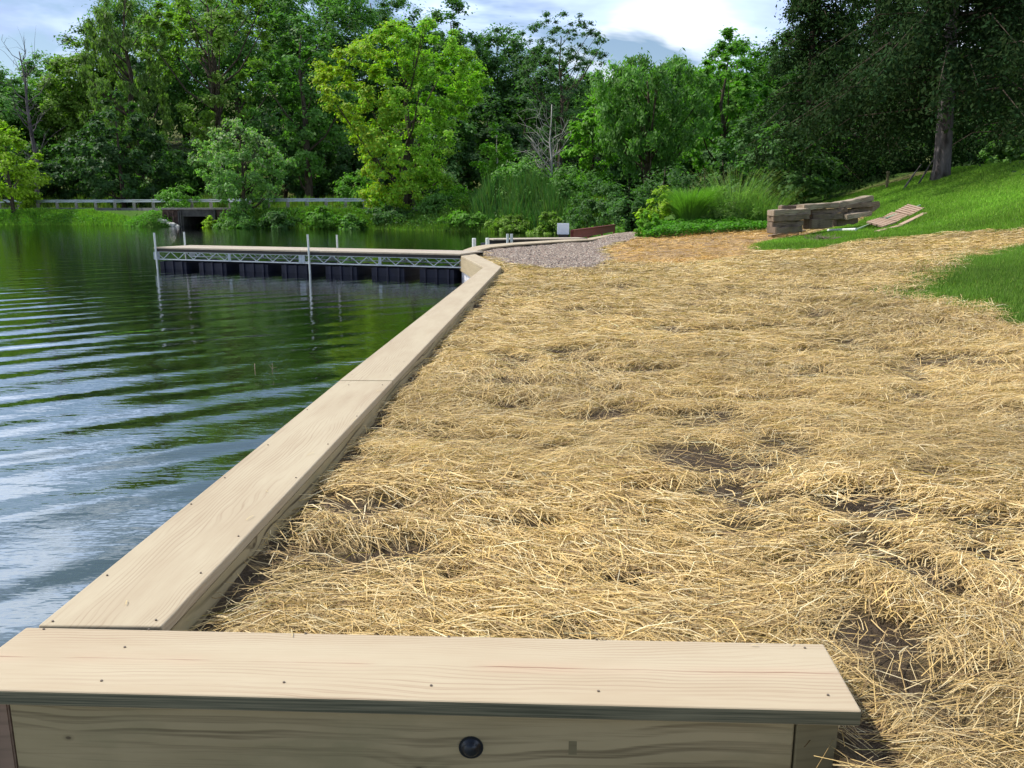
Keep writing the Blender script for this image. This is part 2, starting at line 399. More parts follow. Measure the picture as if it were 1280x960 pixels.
strawc = w.mix(at2.outputs['Fac'], strawc, ochc)
soilc = w.mix(w.ramp(w.noise(v, 40, 5, .7), [(.35, 0), (.7, 1)]), (.07, .046, .028), (.19, .135, .09))
grassc = w.mix(w.ramp(w.noise(v, 24, 4, .7), [(.35, 0), (.7, 1)]), (.03, .07, .012), (.10, .20, .02))
vor = w.n('ShaderNodeTexVoronoi', i_Vector=v, i_Scale=38.0)
gravc = w.mix(.35, w.ramp(vor.outputs['Distance'], [(.1, (.32, .255, .2)), (.6, (.07, .055, .045))]), w.mix(1.0, vor.outputs['Color'], (.36, .28, .22), 'MULTIPLY'))
clod = w.noise(v, 28, 6, .8)
c = w.mix(sp.outputs[2], strawc, soilc); c = w.mix(sp.outputs[1], c, gravc); c = w.mix(sp.outputs[0], c, grassc)
w.bsdf(c, .95, w.bump(w.math('ADD', w.math('ADD', fine, w.math('MULTIPLY', med, 1.5)), w.math('MULTIPLY', w.math('MULTIPLY', clod, sp.outputs[2]), 2.5)), 1.0, .025), spec=.15)
g = np_mesh('ground', np.stack([xr, yr, Z], -1), Q, w.m, col=gcol, smooth=True)
a2 = g.data.attributes.new('ochre', 'FLOAT', 'POINT'); a2.data.foreach_set('value', oc.astype(np.float32))
tag(g, kind='structure')

# ------------------------------------------------------------------ water
w = NT('pond_water'); tc = w.n('ShaderNodeTexCoord'); sx = w.n('ShaderNodeSeparateXYZ'); w.t.links.new(tc.outputs['Object'], sx.inputs[0])
xx, yy = sx.outputs[0], sx.outputs[1]
wob = w.noise(w.coords('Object', (.34, .5, 1)), .8, 2, .5)
def wave(ax, ay, k, ph, dist):
    p = w.math('ADD', w.math('MULTIPLY', xx, ax * k), w.math('MULTIPLY', yy, ay * k))
    p = w.math('ADD', p, w.math('MULTIPLY', wob, dist)); p = w.math('ADD', p, ph)
    return w.math('SINE', p)
A = w.math('MULTIPLY', wave(-.67, .742, 2 * math.pi / .62, 0, 7), .0066)
B = w.math('MULTIPLY', wave(-.52, .854, 2 * math.pi / .37, 1, 7), .0016)
C_ = w.math('MULTIPLY', wave(-.42, .907, 2 * math.pi / 1.2, 2, 6), .0055)
# waves are strongest in the near left part of the pond, ripples calm down by the dock
near = w.n('ShaderNodeMapRange', i_Value=w.math('ADD', yy, w.math('MULTIPLY', xx, 1.1))); near.inputs[1].default_value = -1; near.inputs[2].default_value = 11; near.inputs[3].default_value = 1.0; near.inputs[4].default_value = .10
patch = w.ramp(w.noise(w.coords('Object', (.16, .3, 1)), 1.0, 2, .5), [(.3, .35), (.62, 1.15)])
rip = w.noise(w.coords('Object', (2.2, 5.5, 1)), 1.6, 3, .55)
ripf = w.noise(w.coords('Object', (6, 14, 1)), 2.2, 2, .5)
h = w.math('MULTIPLY', w.math('ADD', w.math('ADD', A, B), C_), w.math('MULTIPLY', near.outputs[0], patch))
D_ = w.math('MULTIPLY', wave(.35, .94, 2 * math.pi / .9, 3, 9), .0022)
h = w.math('ADD', h, w.math('MULTIPLY', D_, near.outputs[0]))
h = w.math('ADD', h, w.math('MULTIPLY', rip, .0036)); h = w.math('ADD', h, w.math('MULTIPLY', ripf, .0006))
bm_ = w.n('ShaderNodeBump', i_Strength=1.0, i_Distance=1.0, i_Height=h)
fr = w.n('ShaderNodeFresnel', i_IOR=1.33); w.t.links.new(bm_.outputs[0], fr.inputs['Normal'])
fac = w.math('ADD', w.math('MULTIPLY', fr.outputs[0], 1.9), .20, clamp=True)
gl = w.n('ShaderNodeBsdfGlossy', i_Roughness=.012); w.t.links.new(bm_.outputs[0], gl.inputs['Normal'])
murk = w.mix(w.ramp(w.noise(w.coords('Object'), .25, 3, .5), [(.35, 0), (.7, 1)]), (.020, .032, .006), (.038, .054, .010))
df = w.n('ShaderNodeBsdfDiffuse', i_Color=murk)
mx = w.n('ShaderNodeMixShader', i_0=fac); w.t.links.new(df.outputs[0], mx.inputs[1]); w.t.links.new(gl.outputs[0], mx.inputs[2]); w.t.links.new(mx.outputs[0], w.out.inputs[0])
mb = MB(); mb.add([(-200, -20, 0), (30, -20, 0), (30, 90, 0), (-200, 90, 0)], [(0, 1, 2, 3)])
tag(mb.build('water', w.m), kind='structure')

# ------------------------------------------------------------------ seawall
def v2(a): return Vector((a[0], a[1], 0))
sw = empty('seawall', (JO[0], JO[1], 0), 'pale timber capped seawall running from the near corner to the curved gravel landing', 'seawall')
def board(name, corners, z0, z1, mat, parent, bevel=.004, sub=None):
    """corners a,b,c,d in plan with a->b the long edge; local x runs along the board"""
    a, b = v2(corners[0]), v2(corners[1]); d = (b - a).normalized(); ang = math.atan2(d.y, d.x)
    Mw = Matrix.Translation((a.x, a.y, z0)) @ Matrix.Rotation(ang, 4, 'Z'); Mi = Mw.inverted()
    pts = [Mi @ Vector((p[0], p[1], z0)) for p in corners]
    mb = MB(); mb.prism([(p.x, p.y) for p in pts], 0, z1 - z0)
    me = bpy.data.meshes.new(name); me.from_pydata(mb.v, [], mb.f); bm = bmesh.new(); bm.from_mesh(me)
    bmesh.ops.recalc_face_normals(bm, faces=bm.faces)
    if bevel: bmesh.ops.bevel(bm, geom=list(bm.edges), offset=bevel, segments=3, affect='EDGES', profile=.5)
    for f in bm.faces: f.smooth = False
    bm.to_mesh(me); bm.free(); me.materials.append(mat)
    o = bpy.data.objects.new(name, me); COL.objects.link(o); o.parent = parent
    o.matrix_parent_inverse = parent.matrix_basis.inverted(); o.matrix_basis = Mw
    return o
def lerp(a, b, t): return (a[0] + (b[0] - a[0]) * t, a[1] + (b[1] - a[1]) * t)
TH = .034
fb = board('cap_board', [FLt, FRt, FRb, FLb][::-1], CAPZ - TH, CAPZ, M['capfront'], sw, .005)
fb['label'] = 'front cap board with a long hairline crack'
# long cap, first stretch; butted against the front cap with a hairline gap
g1 = .004
JOo = lerp(JO, B1o, .0012); JIi = lerp(JI, B1i, .0012)
b1 = board('cap_board', [JOo, lerp(B1o, JO, .0008), lerp(B1i, JI, .0008), JIi], CAPZ - TH, CAPZ - .001, M['cap'], sw, .005)
b2 = board('cap_board', [lerp(B1o, Bo, .0007), Bo, Bi, lerp(B1i, Bi, .0007)], CAPZ - TH, CAPZ + .001, M['cap'], sw, .005)
def gapq(a, b, c, d):  # small gaps between boards
    return [lerp(a, b, .003), lerp(b, a, .003), lerp(c, d, .003), lerp(d, c, .003)]
Bo2 = Bo; b3 = board('cap_board', gapq(Bo, Co, Ci, Bi), CAPZ - TH, CAPZ, M['cap'], sw)
for i in range(1, len(curve_o)):
    board('cap_board', gapq(curve_o[i - 1], curve_o[i], curve_i[i], curve_i[i - 1]), CAPZ - TH, CAPZ, M['cap'], sw, .003)
def inset(a, b, k): return lerp(a, b, k)
def vboard(name, a, b, z0, z1, t, mat, parent, bevel=.003):
    """upright plank between plan points a and b, local x along it, local y up"""
    a3, b3 = Vector((a[0], a[1], z0)), Vector((b[0], b[1], z0)); d = (b3 - a3); L = d.length; d.normalize()
    up = Vector((0, 0, 1)); n = d.cross(up)
    Mw = Matrix(((d.x, up.x, n.x, a3.x), (d.y, up.y, n.y, a3.y), (d.z, up.z, n.z, a3.z), (0, 0, 0, 1)))
    mb = MB(); mb.box((L / 2, (z1 - z0) / 2, 0), (L, z1 - z0, t))
    me = bpy.data.meshes.new(name); me.from_pydata(mb.v, [], mb.f); bm = bmesh.new(); bm.from_mesh(me)
    bmesh.ops.recalc_face_normals(bm, faces=bm.faces)
    bmesh.ops.bevel(bm, geom=list(bm.edges), offset=bevel, segments=2, affect='EDGES'); bm.to_mesh(me); bm.free(); me.materials.append(mat)
    o = bpy.data.objects.new(name, me); COL.objects.link(o); o.parent = parent; o.matrix_parent_inverse = parent.matrix_basis.inverted(); o.matrix_basis = Mw
    return o
# fascia under the front cap: a long plank and the sawn post that ends it
FY0 = P(4, 884, CAPZ - TH); 
def fr_pt(px, back=.016):            # point on the front fascia plane (just behind the lip)
    t = (px + 72) / 1150.0; p = lerp(FLb, FRb, t); return (p[0], p[1] + back)
zb = .12
fl = fr_pt(5 ); frr = fr_pt(1003)
pl = vboard('fascia_board', (fl[0], fl[1] + .02), (frr[0], frr[1] + .02), zb, CAPZ - TH - .001, .038, M['fascia'], sw)
pk = vboard('fascia_board', (fr_pt(-70)[0], fr_pt(-70)[1] + .022), (fr_pt(2)[0], fr_pt(2)[1] + .022), zb, CAPZ - TH - .001, .038, M['fasciapink'], sw)
pk['label'] = 'reddish short fascia plank at the corner'
ep = board('end_post', [(frr[0] + .003, frr[1]), (fr_pt(1056)[0], fr_pt(1056)[1]), (fr_pt(1056)[0], frr[1] + .09), (frr[0] + .003, frr[1] + .09)], -.1, CAPZ - TH - .001, M['post'], sw)
# side cheek of the end, going back to the inside of the cap
vboard('fascia_board', (fr_pt(1050)[0], frr[1] + .095), (FRt[0] - .03, FRt[1] - .015), -.1, CAPZ - TH - .001, .036, M['fascia'], sw)
# black carriage bolt
bp = PD(588, 945, frr[1] + .0); bx, bz = bp.x, bp.z
by = fr_pt(588)[1] + .001
mb = MB(); prof = [(0, .0205), (.004, .0205), (.0045, .017), (.010, .0155), (.0145, .011), (.0165, .004)]
mb.tube([(bx, by - a, bz) for a, r in prof], [r for a, r in prof], 24)
mb.build('bolt', M['black'], sw, smooth=True)
mb = MB(); p = PD(719, 935, fr_pt(719)[1]); mb.box((p.x, fr_pt(719)[1] + .0025, p.z), (.026, .005, .030)); mb.build('saw_notch', M['post'], sw)
mb = MB(); mb.tube([(bx, by + .0005, bz), (bx, by - .003, bz)], [.0245, .0245], 24); mb.build('washer', M['black'], sw)
# fascias on the water side of the long wall, inner wale on the land side
def off(a, b, k):  # a moved toward b by k metres
    d = Vector((b[0] - a[0], b[1] - a[1])); d.normalize(); return (a[0] + d.x * k, a[1] + d.y * k)
for a, b, ai, bi_ in ((FLb, JO, FRb, JI), (JO, B1o, JI, B1i), (B1o, Bo, B1i, Bi)):
    vboard('fascia_board', off(a, ai, .035), off(b, bi_, .035), CAPZ - TH - .29, CAPZ - TH - .001, .036, M['fascia_far'], sw)
vboard('inner_wale', off(JI, JO, .022), off(Bi, Bo, .022), CAPZ - TH - .16, CAPZ - TH - .001, .036, M['fascia'], sw)
vboard('inner_wale', (off(FLt, FLb, .02)[0] + .3, off(FLt, FLb, .02)[1]), off(FRt, FRb, .02), CAPZ - TH - .16, CAPZ - TH - .001, .034, M['fascia'], sw)
# stretch from the bend out to the dock corner
vboard('fascia_board', off(Bo, Bi, .03), off(Co, Ci, .03), CAPZ - TH - .27, CAPZ - TH - .001, .04, M['fascia_far'], sw)
for i in range(1, len(curve_o)):
    vboard('fascia_board', off(curve_o[i - 1], curve_i[i - 1], .03), off(curve_o[i], curve_i[i], .03), CAPZ - TH - .27, CAPZ - TH - .001, .04, M['fascia_far'], sw)
def piling(path, name='sheet_piling'):
    mb = MB(); pts = []
    for (a, b) in zip(path[:-1], path[1:]):
        a, b = Vector((a[0], a[1], 0)), Vector((b[0], b[1], 0)); L = (b - a).length; d = (b - a) / L; n = Vector((-d.y, d.x, 0)); k = max(2, int(L / .11))
        for i in range(k):
            q = a + d * (L * i / k); pts.append(q + n * (.02 if (i // 2) % 2 else -.02))
    vs = [(p.x, p.y, z) for p in pts for z in (-.5, CAPZ - TH - .25)]
    mb.add(vs, [(2 * i, 2 * i + 2, 2 * i + 3, 2 * i + 1) for i in range(len(pts) - 1)])
    return mb.build(name, M['pile'], sw)
piling([off(FLb, FRb, .10), off(JO, JI, .10), off(B1o, B1i, .1), off(Bo, Bi, .1), off(Co, Ci, .1)] + [off(a, b, .1) for a, b in zip(curve_o[1:], curve_i[1:])])
# screw heads
def screws(parent, pts):
    for px, py in pts:
        p = P(px, py, CAPZ + .0005)
        mb = MB(); mb.tube([(p.x, p.y, CAPZ - .004), (p.x, p.y, CAPZ + .0022)], [.0030, .0026], 8)
        mb.build('screw', M['screw'], parent)
screws(fb, [(54.7, 786.5), (186, 787), (156, 809), (127, 851), (382, 792), (561, 796), (355, 853), (539, 857), (746, 799.5), (1006, 810), (748, 864), (1035, 869)])
screws(b1, [(66, 776.5), (195, 775), (251, 716), (134, 719), (298, 670), (239, 630), (370, 597), (281, 597), (410, 555), (335, 556), (446, 520), (384, 512), (478, 481), (436, 481)])
screws(b2, [(440, 468), (488, 469), (505, 452), (478, 434), (540, 415), (527, 392), (575, 376)])

# ------------------------------------------------------------------ docks
def pipe_post(parent, x, y, z0, z1, r=.024, lean=0):
    mb = MB(); mb.tube([(x + lean, y, z0), (x, y, z1)], r, 10); return mb.build('post', M['pipe'], parent)
dA = P(193, 309, .49); dB = P(577, 317.2, .49)
dA, dB = Vector((dA.x, dA.y, 0)), Vector((dB.x, dB.y, 0)); dd = (dB - dA).normalized(); L = (dB - dA).length
dn = Vector((-dd.y, dd.x, 0)); DW = 1.15
dock = empty('floating_dock', (dA.x, dA.y, 0), 'floating dock with aluminium truss sides, pipe posts and black floats beside the seawall corner', 'dock')
def dp(u, v, z): q = dA + dd * u + dn * v; return (q.x, q.y, z)
nb = int(L / .14)
for s in range(2):
    u0, u1 = (0, L * .515) if s == 0 else (L * .515 + .02, L - .02)
    mb = MB(); k = int((u1 - u0) / .14); st = (u1 - u0) / k
    for i in range(k):
        mb.bar(dp(u0 + (i + .5) * st, -.03, .475), dp(u0 + (i + .5) * st, DW + .03, .475), st - .008, .03)
    mb.build('deck', M['deck'], dock)
for side in (0, DW):
    mb = MB(); mb.bar(dp(.02, side, .425), dp(L - .03, side, .425), .045, .062); mb.build('edge_beam', M['darkbeam'], dock)
    mb = MB(); mb.bar(dp(.02, side - .0, .388), dp(L, side, .388), .025, .010); mb.bar(dp(-.02, side, .222), dp(L, side, .222), .04, .024)
    mb.build('rail', M['galv'], dock)
    mb = MB(); n = 18; st = L / n
    for i in range(n):
        a = .05 + i * st
        mb.bar(dp(a, side, .38), dp(a + st * .45, side, .235), .012, .014); mb.bar(dp(a + st * .45, side, .235), dp(a + st * .9, side, .38), .012, .014)
    mb.build('truss', M['galv'], dock)
for u in (.04, L * .27, L * .515, L * .76):
    for side in (0, DW):
        mb = MB(); wd = .13 if u in (.04, L * .515) else .06
        mb.box(dp(u + .02, side - .012, .30), (wd, .03, .17)); mb.build('bracket', M['galv'], dock)
nf = 7; ulist = np.linspace(.1, L - .95, nf)
for u in ulist:
    mb = MB(); c0 = dp(u + .39, DW / 2, .085)
    Mr = Matrix.Rotation(math.atan2(dd.y, dd.x), 3, 'Z')
    mb.box(Vector(c0) - Vector((0, 0, .02)), (.76, DW * .98, .20), Mr)
    for kx in (-.26, 0, .26): mb.box(Vector(c0) + Mr @ Vector((kx, 0, -.005)), (.05, DW * .98 + .05, .2), Mr)
    mb.build('float', M['float'], dock)
for px, top, v in ((197, 291, -.06), (396, 293, -.06)):
    u = (px - 193) / (577 - 193) * L * 1.03; q = dp(max(u, .04), v, 0); t = PD(px, top, q[1]); 
    pipe_post(dock, q[0], q[1], -.7, t.z, .022, .02)
for px, top in ((230, 290), (421, 293.5)):
    u0 = (px - 193) / (577 - 193) * L * 1.03 - .1; q = dp(u0, DW + .06, 0); Y_ = q[1]; t = PD(px, top, Y_)
    pipe_post(dock, t.x, Y_, -.7, t.z, .022)

# second dock beyond the gravel landing
sd = empty('small_dock', (P(680, 298, .5).x, P(680, 298, .5).y, 0), 'low narrow dock with two short pipe posts beyond the gravel landing', 'dock')
a = P(612, 298.6, .47); b = P(728, 297.6, .47); b.y = a.y + .8; b.x = PD(728, 297, b.y).x
mb = MB(); mb.bar((a.x, a.y, .46), (b.x, b.y, .46), .9, .03); mb.build('deck', M['deck'], sd)
mb = MB(); mb.bar((a.x, a.y - .35, .40), (b.x, b.y - .35, .40), .04, .08); mb.bar((a.x, a.y + .35, .40), (b.x, b.y + .35, .40), .04, .08); mb.build('edge_beam', M['darkbeam'], sd)
mb = MB(); mb.bar((a.x - .15, a.y, .16), (b.x - .6, b.y, .16), .8, .36); mb.build('float', M['float'], sd)
for px in (634.5, 639.5):
    t = PD(px, 292.3, a.y - .42); pipe_post(sd, t.x, t.y, -.5, t.z, .04)
for px, bot, lab in ((592.5, 309, 'left one of two short pale pipe posts in water behind the curved cap'), (609.3, 306.5, 'right one of two short pale pipe posts in water behind the curved cap')):
    yy_ = P(px, bot, CAPZ).y + 1.0; t = PD(px, 298.3 if px < 600 else 298, yy_); t0 = Vector((t.x, t.y, -.5))
    mb = MB(); mb.tube([t0, (t.x, t.y, t.z), (t.x, t.y, t.z + .012)], [.05, .05, .04], 12)
    tag(mb.build('pipe_post', M['rodwhite']), lab, 'post', 'pipe posts behind the curved cap')
# white square board on a short black stand
ws = P(704, 296, .48); sg = empty('white_box', (ws.x, ws.y, .47), 'white square panel on a short black stand at the far edge of the gravel', 'panel')
wv = PD(704, 286, ws.y); k = mpp(ws.y)
mb = MB(); mb.box((wv.x, ws.y, wv.z), (14.5 * k, .05, 13.5 * k)); mb.build('panel', M['white'], sg, .006)
mb = MB(); mb.box((wv.x, ws.y + .03, .5), (12 * k, .16, .1)); 
for s in (-1, 1): mb.bar((wv.x + s * .1, ws.y + .05, .45), (wv.x + s * .1, ws.y + .05, wv.z), .025, .025)
mb.build('stand', M['black'], sg)
# red timber barrier running away behind the cap
ra = PD(715.5, 297, 27.2); rb = PD(768, 293, 36)
rbn = empty('red_barrier', (ra.x, ra.y, .4), 'low dark red painted timber barrier beyond the gravel landing', 'barrier')
mb = MB(); top = PD(715.5, 288.3, 27.2).z
mb.bar((ra.x, ra.y, (.38 + top) / 2), (rb.x, rb.y, (.38 + top) / 2), .06, top - .38); mb.build('panel', M['red'], rbn)
mb = MB(); mb.bar((ra.x, ra.y, top + .012), (rb.x, rb.y, top + .012), .1, .022); mb.build('rail', M['red'], rbn)
for t in (0, .33, .66, 1):
    mb = MB(); q = ra.lerp(rb, t); mb.box((q.x - .03, q.y - .04, (top + .2) / 2), (.07, .07, top - .16)); mb.build('post', M['red'], rbn)

# ------------------------------------------------------------------ plant generator
def leaf_cloud(cent, rc, per, size, center, seed, col, colvar=.25, flat=.65, upb=.6, droop=0, yellow=None, aspect=.55):
    rg = np.random.default_rng(seed); n = len(cent) * per
    c = np.repeat(cent, per, 0); r = np.repeat(np.broadcast_to(rc, (len(cent),)), per)
    d = rg.normal(size=(n, 3)); d /= np.linalg.norm(d, axis=1, keepdims=True)
    rad = np.minimum(np.abs(rg.normal(size=n)) * .42 + .25 * rg.random(n), 1.5)
    off_ = d * (rad * r)[:, None]; off_[:, 2] *= flat
    if droop: off_[:, 2] -= rg.random(n) ** 2 * droop * r * 1.6
    p = c + off_
    out = p - center; out /= np.linalg.norm(out, axis=1, keepdims=True) + 1e-6
    nrm = out * .5 + d * .4 + np.array([0, 0, upb]) + rg.normal(size=(n, 3)) * .45; nrm /= np.linalg.norm(nrm, axis=1, keepdims=True)
    t = np.cross(nrm, rg.normal(size=(n, 3))); t /= np.linalg.norm(t, axis=1, keepdims=True) + 1e-9
    if droop: t[:, 2] -= droop * 1.5; t /= np.linalg.norm(t, axis=1, keepdims=True)
    b = np.cross(nrm, t); b /= np.linalg.norm(b, axis=1, keepdims=True) + 1e-9
    s = size * (.6 + .8 * rg.random(n))[:, None]
    V = np.stack([p - t * s * .5, p + b * s * aspect * .5 + nrm * s * .08, p + t * s * .5, p - b * s * aspect * .5 + nrm * s * .08], 1).reshape(-1, 3)
    Fq = np.arange(4 * n).reshape(-1, 4)
    cc = np.array(col)[None] * (1 + colvar * (rg.random((n, 1)) * 2 - 1)) * (1 + .2 * (np.repeat(rg.random((len(cent), 1)), per, 0) * 2 - 1))
    cc = cc * np.array([1, 1, 1]) + rg.random((n, 1)) * np.array([.012, .006, 0])
    if yellow is not None:
        yc, amt = yellow; m = (rg.random(n) < amt(p))[:, None]; cc = np.where(m, np.array(yc)[None] * (.8 + .4 * rg.random((n, 1))), cc)
    return V, Fq, np.repeat(np.clip(cc, 0, 1), 4, 0)
PROF = {
 'round': [(0, .35), (.12, .75), (.35, 1), (.6, .95), (.82, .66), (.95, .32), (1, .08)],
 'oval': [(0, .3), (.2, .8), (.45, 1), (.7, .8), (.88, .5), (1, .08)],
 'tall': [(0, .45), (.2, .85), (.5, 1), (.75, .75), (.9, .4), (1, .05)],
 'spread': [(0, .25), (.3, .7), (.6, .95), (.8, 1), (.93, .7), (1, .25)],
 'cone': [(0, 1), (.3, .8), (.6, .5), (.85, .22), (1, .03)],
 'bush': [(0, .8), (.3, 1), (.6, .9), (.85, .55), (1, .15)],
 'maple': [(0, .45), (.08, .62), (.2, .66), (.35, .78), (.5, .9), (.62, 1), (.78, .98), (.9, .78), (1, .35)],
}
COLS = dict(ylw=(.27, .40, .03), bright=(.17, .36, .035), fresh=(.12, .27, .035), mid=(.115, .245, .05), midy=(.17, .275, .045), dark=(.078, .17, .046),
            deep=(.052, .118, .036), spruce=(.020, .046, .018), grey=(.17, .32, .085), blue=(.075, .15, .06), feather=(.15, .235, .06))
def tree(name, label, px, topy, depth, wpx, prof='round', col='mid', leaf=.34, n=9000, base=.12, group=None, cat='tree', seed=None,
         trunk=True, limbs=9, bark_='bark', ncl=None, rcf=.15, hollow=2.4, offs=None, dr=0, bz=None, wy=None, lean=0, mat='leaf', yellow=None, bare=0, trunk_r=None, upb=.6, aspect=.55, gapn=0, flat=.65):
    seed = seed if seed is not None else abs(hash((round(px), round(topy), round(depth)))) % 99991
    rg = np.random.default_rng(seed)
    q = PD(px, topy, depth); x0, y0 = q.x, depth; z0 = gz(x0, y0) - .1 if bz is None else bz
    H = q.z - z0; W = wpx * mpp(depth) / 2; Wy = W if wy is None else wy
    root = empty(name, (x0, y0, z0), label, cat, group)
    zc0 = z0 + H * base; Hc = H * (1 - base)
    ts, ws_ = zip(*PROF[prof]); ncl = ncl or 90
    t = rg.random(ncl * 8); wt = np.interp(t, ts, ws_); keep = rg.random(len(t)) < wt ** 2 + .08; t = t[keep][:ncl]; wt = wt[keep][:ncl]
    a = rg.random(len(t)) * 2 * math.pi; rr = rg.random(len(t)) ** (1 / hollow)
    lump = 1 + .22 * np.sin(a * 2 + rg.random() * 6) * np.sin(t * 9 + rg.random() * 6) + .12 * np.sin(a * 5 + t * 14)
    wr = wt * rr * lump * (1 - rcf * .6)
    ox = 0 if offs is None else np.interp(t, *zip(*offs)) * W
    cent = np.stack([x0 + np.cos(a) * wr * W + ox + lean * H * t, y0 + np.sin(a) * wr * Wy, zc0 + t * Hc * (1 - rcf * .35)], -1)
    rc = rcf * W * (.7 + .7 * rg.random(len(cent))); rc = np.minimum(rc, .35 * Hc)
    if gapn:
        k = vnoise(cent[:, 0] / W * 2.2, cent[:, 2] / W * 2.2, seed % 97) > gapn - .5; cent = cent[k]; rc = rc[k]
    per = max(8, int(n / len(cent)))
    V, Fq, cc = leaf_cloud(cent, rc, per, leaf, np.array([x0, y0, zc0 + Hc * .35]), seed, COLS[col] if isinstance(col, str) else col, droop=dr, yellow=yellow, upb=upb, aspect=aspect, flat=flat)
    if not bare: np_mesh('crown', V, Fq, M[mat], root, col=cc)
    if trunk:
        tr = trunk_r or max(.06, H * .017)
        mb = MB(); top = Vector((x0 + lean * H * .8, y0, zc0 + Hc * .78)); npt = 7
        pts = [Vector((x0, y0, z0 - .1)).lerp(top, i / (npt - 1)) + Vector((rg.normal() * tr * .5, rg.normal() * tr * .5, 0)) * (i > 0) for i in range(npt)]
        mb.tube(pts, [tr * 1.25 * (1 - .88 * i / (npt - 1)) + .01 for i in range(npt)], 9)
        pick = rg.choice(len(cent), min(limbs, len(cent)), replace=False)
        for j in pick:
            e = Vector(cent[j]); hz = max(z0 + H * .1, min(e.z - (e - Vector((x0, y0, e.z))).length * 1.1, top.z)); f = (hz - z0) / max(.1, top.z - z0)
            s = pts[0].lerp(top, min(.95, max(.08, f))); m1 = s.lerp(e, .45) + Vector((rg.normal() * .1, rg.normal() * .1, -.12 * (e - s).length))
            r0 = tr * .5 * (1 - .7 * f) + .012
            mb.tube([s, s.lerp(m1, .5), m1, m1.lerp(e, .6), e], [r0, r0 * .8, r0 * .6, r0 * .4, r0 * .15], 5)
            if bare:
                for _ in range(bare):
                    s2 = m1.lerp(e, rg.random()); e2 = e + Vector(rg.normal(size=3)) * W * .3
                    mb.tube([s2, s2.lerp(e2, .5) + Vector((0, 0, .1 * W)), e2], [r0 * .35, r0 * .22, r0 * .08], 4)
        mb.build('trunk' if not bare else 'branches', M[bark_], root, smooth=True)
    return root

# ---- far woods on the slope behind the road
G1 = 'far row of trees on the wooded slope'
far = [(-70, 70, 100, 130, 'dark', 'oval'), (-10, 72, 96, 110, 'mid', 'round'), (48, 62, 104, 90, 'mid', 'oval'), (98, 44, 98, 90, 'midy', 'round'), (150, -20, 104, 120, 'dark', 'oval'),
       (215, -70, 108, 150, 'mid', 'tall'), (285, -80, 104, 150, 'mid', 'oval'), (345, -80, 108, 150, 'dark', 'round'), (405, -75, 102, 140, 'mid', 'oval'), (462, -45, 108, 120, 'dark', 'round'),
       (515, 22, 110, 90, 'deep', 'round'), (566, -22, 98, 90, 'dark', 'tall'), (622, 24, 104, 110, 'dark', 'round'), (676, 52, 100, 84, 'dark', 'oval'), (735, 86, 98, 90, 'mid', 'round'), (790, 82, 96, 90, 'mid', 'round'),
       (850, 66, 92, 110, 'mid', 'oval'), (925, 44, 90, 120, 'fresh', 'round'), (1000, 20, 88, 130, 'dark', 'oval')]
farlab = ['dark oak at the far left end of the slope row', 'green tree behind the pale-branched tree at far left', 'green crown left of the yellowish treetop on the far slope', 'yellowish green treetop under the open sky at left',
  'dark crown right of the yellowish treetop on the slope', 'tall green crown behind the feathery willow', 'tall green crown reaching the top edge behind the forked tree', 'dark round crown behind the forked tree',
  'green crown left of the yellow-green tree, reaching the top edge', 'dark crown just behind the top left of the yellow-green tree', 'very dark crown hidden behind the yellow-green tree', 'narrow dark treetop rising right above the yellow-green tree',
  'dark round crown right of the yellow-green tree', 'dark crown behind the airy thin tree', 'green crown under the blue patch of sky', 'green crown on the slope left of the bright tall tree', 'green crown behind the drooping sumac-like tree', 'fresh green crown beside the dark spruces', 'dark crown behind the left edge of the dark spruces']
for (px, ty, d, wd, c, pf), lb in zip(far, farlab):
    tree('woodland_tree', lb, px, ty, d, wd * 1.4, pf, c, .38, 24000, .04, G1, ncl=190, rcf=.19, limbs=6)
# dark underwood filling the slope below the crowns
G2 = 'shrubby trees at the foot of the wooded slope'
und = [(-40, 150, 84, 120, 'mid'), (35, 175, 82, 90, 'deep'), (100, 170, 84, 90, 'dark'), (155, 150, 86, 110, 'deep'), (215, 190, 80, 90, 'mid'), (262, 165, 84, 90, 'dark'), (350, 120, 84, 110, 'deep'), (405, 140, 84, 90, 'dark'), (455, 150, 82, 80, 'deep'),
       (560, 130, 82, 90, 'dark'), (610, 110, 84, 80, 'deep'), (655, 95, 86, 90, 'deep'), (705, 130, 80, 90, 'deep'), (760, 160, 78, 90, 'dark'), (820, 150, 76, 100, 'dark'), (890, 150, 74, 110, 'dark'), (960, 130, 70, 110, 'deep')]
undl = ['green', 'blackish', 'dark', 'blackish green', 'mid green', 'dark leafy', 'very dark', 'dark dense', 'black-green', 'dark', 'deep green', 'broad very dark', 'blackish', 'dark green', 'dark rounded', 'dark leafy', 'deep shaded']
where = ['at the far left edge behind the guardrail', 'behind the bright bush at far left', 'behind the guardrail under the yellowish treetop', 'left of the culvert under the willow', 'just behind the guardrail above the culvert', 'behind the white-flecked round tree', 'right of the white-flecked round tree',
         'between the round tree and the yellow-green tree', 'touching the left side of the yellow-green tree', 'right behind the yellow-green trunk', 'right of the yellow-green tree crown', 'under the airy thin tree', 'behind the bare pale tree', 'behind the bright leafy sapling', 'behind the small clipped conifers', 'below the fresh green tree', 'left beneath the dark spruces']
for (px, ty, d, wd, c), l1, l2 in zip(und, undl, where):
    tree('understory_tree', '%s low tree %s' % (l1, l2), px, ty, d, wd * 1.3, 'bush', c, .36, 14000, .02, G2, ncl=80, rcf=.2, limbs=5)

